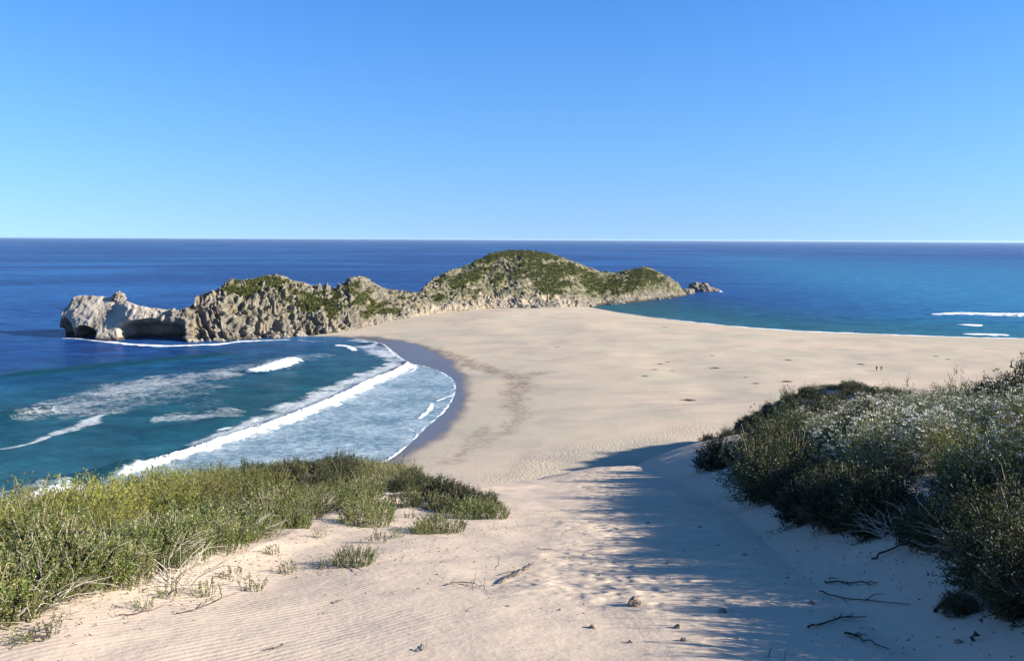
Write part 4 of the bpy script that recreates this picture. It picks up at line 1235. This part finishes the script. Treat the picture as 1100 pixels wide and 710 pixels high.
stick('dead_branch', [[(1002, 515), (1022, 527), (1040, 541), (1052, 552)], [(1022, 527), (1040, 528)]], BLEACH, 'long bleached bough lying over shrubs at the bank foot', 'dead branch', 0.02, 22)

g = NT('sand_clod')
n1 = g.noise(g.pos(), 9.0, 5, 0.65)
CLOD = g.finish(g.bsdf(g.mix(g.ramp(n1, 0.35, 0.65), (0.17, 0.14, 0.11), (0.33, 0.27, 0.21)), 0.95, g.bump(n1, 0.05, 0.8), 0.1))
clods = [rock_mesh('stone', 50 + k, CLOD, 3, 0.4, 0.2) for k in range(4)]
for k, (px, py, s_, lab) in enumerate([
        (682, 650, .105, 'pyramid-shaped pale stone casting a dark shadow on the sunlit path'), (637, 674, .055, 'small dark stone below the pyramid-shaped stone'), (729, 674, .06, 'dark pebble with a curled twig on the sunlit path'),
        (776, 657, .065, 'brown stone at the ragged edge of the bush shadow'), (718, 605, .06, 'stone just under the long bush shadow on the path'), (735, 688, .05, 'flat brown stone near the bottom of the path'),
        (644, 618, .035, 'tiny pebble in the middle of the sunlit sand'),
        (677, 690, .035, 'small clod just below and beside the pyramid-shaped stone'), (872, 648, .055, 'dark clod among branches in the shade'),
        (470, 617, .03, 'tiny dark pebble beside the dead shrub skeleton'), (546, 651, .03, 'tiny dark pebble below the forked dead branch'),         (800, 596, .05, 'clod in the bush shadow next to the bank'), (752, 566, .06, 'clod in the shaded part of the path'), (696, 562, .06, 'dark clod in the shaded footprints'), (628, 596, .04, 'small clod at the rim of the long shadow'),
        (602, 655, .03, 'tiny pebble between forked branch and pyramid stone'), (1030, 690, .05, 'clod in deep shade beside the dark stub')]):
    q = gpt(px, py, 0.0)
    s_ *= 0.55
    o = link('stone', clods[k % 4], None, q + np.array([0, 0, s_ * 0.15]), None, lab, 'stone')
    o.scale = (s_ * 1.1, s_ * 0.9, s_ * (1.15 if k == 0 else 0.75))
    o.rotation_euler = (0, 0, 1.7 * k)

# dead leaves and bits of twig that nobody would count, gathered where plants shed them
lit = []
for ln, wd, m_ in [(lowW, 0.55, 1500), (baseW, 0.9, 900), ([ground(a_, b_)[:2] for a_, b_ in [(300, 605), (380, 600), (440, 575), (520, 562)]], 0.8, 900), ([(0.5, 8), (1.5, 12), (2.5, 18), (3, 26)], 1.2, 260), ([(-3, 8), (-2, 12), (0, 20)], 1.6, 160)]:
    sp_ = smooth_poly(ln, 12)
    k_ = rng.integers(0, len(sp_), m_)
    lit.append(sp_[k_] + rng.normal(size=(m_, 2)) * wd)
lit = np.vstack(lit)
n = len(lit)
cb = np.column_stack([lit, H(lit[:, 0], lit[:, 1]) + 0.006])
a_ = rng.uniform(0, 6.283, n)
dv = np.stack([np.cos(a_), np.sin(a_), rng.uniform(-0.05, 0.35, n)], 1)
vf = leaf_quads(cb, dv, rng.uniform(0.015, 0.07, n), rng.uniform(0.005, 0.016, n), 0.25)
LITTER = leaf_mat('dead_leaf', (0.06, 0.045, 0.03), (0.16, 0.12, 0.08), (0.24, 0.19, 0.13), 0.05, 0.9, 0.1)
link('leaf_litter', np_mesh('leaf_litter', vf[0], vf[1], LITTER, False), kind='stuff', label='dead leaves and twig bits strewn on the sand', cat='leaf litter')

# little heaps of dark debris scattered over the beach
def debris_mesh(seed):
    r = np.random.default_rng(seed)
    n = 60
    a = r.normal(size=(n, 3)) * np.array([1.0, 0.5, 0.0])
    a[:, 2] = np.abs(r.normal(size=n)) * 0.10
    dv = r.normal(size=(n, 3)) * np.array([1, .8, .25])
    dv /= np.linalg.norm(dv, axis=1, keepdims=True)
    t = np.linspace(0, 1, 4)
    pa = a[:, None] + dv[:, None] * (r.uniform(0.3, 0.9, n)[:, None] * t[None])[..., None] + r.normal(size=(n, 4, 3)) * 0.03
    pa[:, :, 2] = np.abs(pa[:, :, 2])
    st_v = tubes(pa, np.full(n, .05), np.full(n, .02), 4)
    m = 120
    c = r.normal(size=(m, 3)) * np.array([.9, .45, 0])
    c[:, 2] = np.abs(r.normal(size=m)) * 0.12
    lv = leaf_quads(c, r.normal(size=(m, 3)) * np.array([1, 1, .4]), r.uniform(.2, .5, m), r.uniform(.08, .2, m), .2, r)
    return join(st_v, lv)
KELP = flat_mat('dry_kelp', (0.05, 0.04, 0.03), (0.12, 0.09, 0.06), 0.8, 2.0)
dm = []
for k in range(3):
    vf = debris_mesh(300 + k)
    dm.append(np_mesh('debris_heap', vf[0], vf[1], KELP, False))
for k, (px, py, s_, lab) in enumerate([
        (709, 391, 1.0, 'dark debris heap farthest up a straggling line of four on the open beach'), (717, 389, .8, 'small debris heap touching the far end of the straggling line'), (703, 397, 1.0, 'debris heap in the middle of the straggling line'),
        (693, 404, 1.1, 'debris heap nearest the dune in the straggling line'), (722, 398, .7, 'small debris heap just beside the straggling line'), (769, 395.5, 1.5, 'long dark debris heap alone on the pale beach between dune and right bay'),
        (847, 387, 1.3, 'low dark debris heap on a grey sand streak before the right bay'), (845, 410, 1.6, 'dark debris heap just above the tall olive bush tops'), (740, 430, 1.8, 'largest dark debris heap, nearest the beach shadow'),
        (801, 405.5, .7, 'faint small debris heap near the bush tops'), (812, 412, 1.0, 'flat debris heap beside the olive bush tops'), (714, 351.5, 1.0, 'tiny dark heap close to the right bay waterline'), (599, 373, .8, 'lone dark speck of debris in the middle of the beach'),
        (765, 382, .9, 'thin debris heap on the upper beach'), (1005, 383, 1.0, 'thin debris line far right on the beach, beyond the bank'), (925, 391.5, 1.3, 'long flat debris line near the walking couple'), (1018, 386, .9, 'short debris streak beyond the dark bushes')]):
    q = ground(px, py)
    s_ *= 0.55
    o = link('debris_heap', dm[k % 3], None, q, None, lab, 'beach debris')
    o.scale = (s_, s_, s_ * 0.9)
    o.rotation_euler = (0, 0, 0.25 * math.sin(k * 2.1))

# ------------------------------------------------------------------ three people far down the beach
SKIN = flat_mat('skin', (0.22, 0.13, 0.09), (0.28, 0.17, 0.12), 0.6)
def cloth(name, c):
    return flat_mat(name, tuple(v * 0.8 for v in c), c, 0.9)
HAIR = cloth('dark_hair', (0.03, 0.022, 0.018))
def skin_figure(verts, edges, radii, mat, name):
    me = bpy.data.meshes.new(name)
    me.from_pydata(verts, edges, [])
    o = bpy.data.objects.new(name, me)
    COL.objects.link(o)
    o.modifiers.new('skin', 'SKIN')
    for sv, r_ in zip(me.skin_vertices[0].data, radii):
        sv.radius = (r_, r_)
    me.skin_vertices[0].data[0].use_root = True
    sb = o.modifiers.new('smooth', 'SUBSURF')
    sb.levels = sb.render_levels = 2
    dg = bpy.context.evaluated_depsgraph_get()
    m2 = bpy.data.meshes.new_from_object(o.evaluated_get(dg))
    bpy.data.objects.remove(o)
    m2.name = name
    m2.materials.clear()
    m2.materials.append(mat)
    for pl in m2.polygons: pl.use_smooth = True
    return m2
def person(px, py, rz, step, label, shirt, bottoms, hat):
    s = step
    V = [(0, 0, .95), (0, 0, 1.15), (0, .01, 1.38), (0, .01, 1.50), (0, .02, 1.58), (0, .03, 1.68), (0, .02, 1.75),
         (.09, 0, .90), (.10, s * .55, .50), (.10, s * .45 - .06, .09), (.10, s * .45 + .12, .04), (-.09, 0, .90), (-.10, -s * .45, .50), (-.10, -s - .04, .10), (-.10, -s + .13, .05),
         (.17, 0, 1.41), (.23, -s * .35, 1.14), (.24, -s * .3 + .06, .90), (.24, -s * .25 + .10, .80), (-.17, 0, 1.41), (-.23, s * .35, 1.14), (-.24, s * .5 + .06, .90), (-.24, s * .5 + .10, .80)]
    E = [(0, 1), (1, 2), (2, 3), (3, 4), (4, 5), (5, 6), (0, 7), (7, 8), (8, 9), (9, 10), (0, 11), (11, 12), (12, 13), (13, 14), (2, 15), (15, 16), (16, 17), (17, 18), (2, 19), (19, 20), (20, 21), (21, 22)]
    rd = [.14, .125, .145, .06, .055, .095, .08, .095, .062, .04, .035, .095, .062, .04, .035, .058, .045, .035, .035, .058, .045, .035, .035]
    q = ground(px, py)
    root = link('person', skin_figure(V, E, rd, SKIN, 'person'), None, q, None, label, 'person', None)
    root.rotation_euler = (0, 0, rz)
    iv = [0, 1, 2, 15, 16, 19, 20]
    rm = {k: j for j, k in enumerate(iv)}
    e2 = [(rm[a], rm[b]) for a, b in E if a in rm and b in rm]
    link('shirt', skin_figure([V[k] for k in iv], e2, [rd[k] * 1.13 + .008 for k in iv], shirt, 'shirt'), root)
    iv = [0, 7, 8, 11, 12]
    rm = {k: j for j, k in enumerate(iv)}
    e2 = [(rm[a], rm[b]) for a, b in E if a in rm and b in rm]
    link('trousers', skin_figure([V[k] for k in iv], e2, [rd[k] * 1.15 + .012 for k in iv], bottoms, 'trousers'), root)
    link('hair', skin_figure([(0, .0, 1.66), (0, .005, 1.73), (0, -.02, 1.765)], [(0, 1), (1, 2)], [.095, .10, .075], hat, 'hair'), root)
    return root
person(941.5, 398.5, 2.9, .20, 'person in dark clothes, one of a couple walking on the beach, slightly nearer the headland', cloth('dark_navy_cloth', (.03, .035, .06)), cloth('black_cloth', (.02, .02, .022)), HAIR)
person(946.5, 398.5, 3.1, .16, 'person in brownish top, the other of the couple, closer to the dark bushes', cloth('brown_cloth', (.10, .06, .05)), cloth('grey_cloth', (.05, .05, .06)), HAIR)
person(919, 358.8, 1.4, .14, 'lone person standing at the waterline of the right bay', cloth('charcoal_cloth', (.04, .04, .05)), cloth('dark_cloth', (.03, .03, .035)), HAIR)

# ------------------------------------------------------------------ sea air
bm = bmesh.new()
bmesh.ops.create_cube(bm, size=1.0)
for v_ in bm.verts:
    v_.co.x *= 94000
    v_.co.y *= 94000
    v_.co.z = 52.0 if v_.co.z > 0 else -7.5
hm = bpy.data.meshes.new('haze')
bm.to_mesh(hm)
bm.free()
g = NT('haze_air')
vol = g.n('ShaderNodeVolumePrincipled')
vol.inputs['Color'].default_value = (0.62, 0.82, 1.0, 1)
vol.inputs['Density'].default_value = 0.000018
vol.inputs['Anisotropy'].default_value = 0.2
g.t.links.new(vol.outputs[0], g.out.inputs['Volume'])
hm.materials.append(g.m)
link('haze', hm, kind='stuff', label='thin pale haze over the sea towards the horizon')
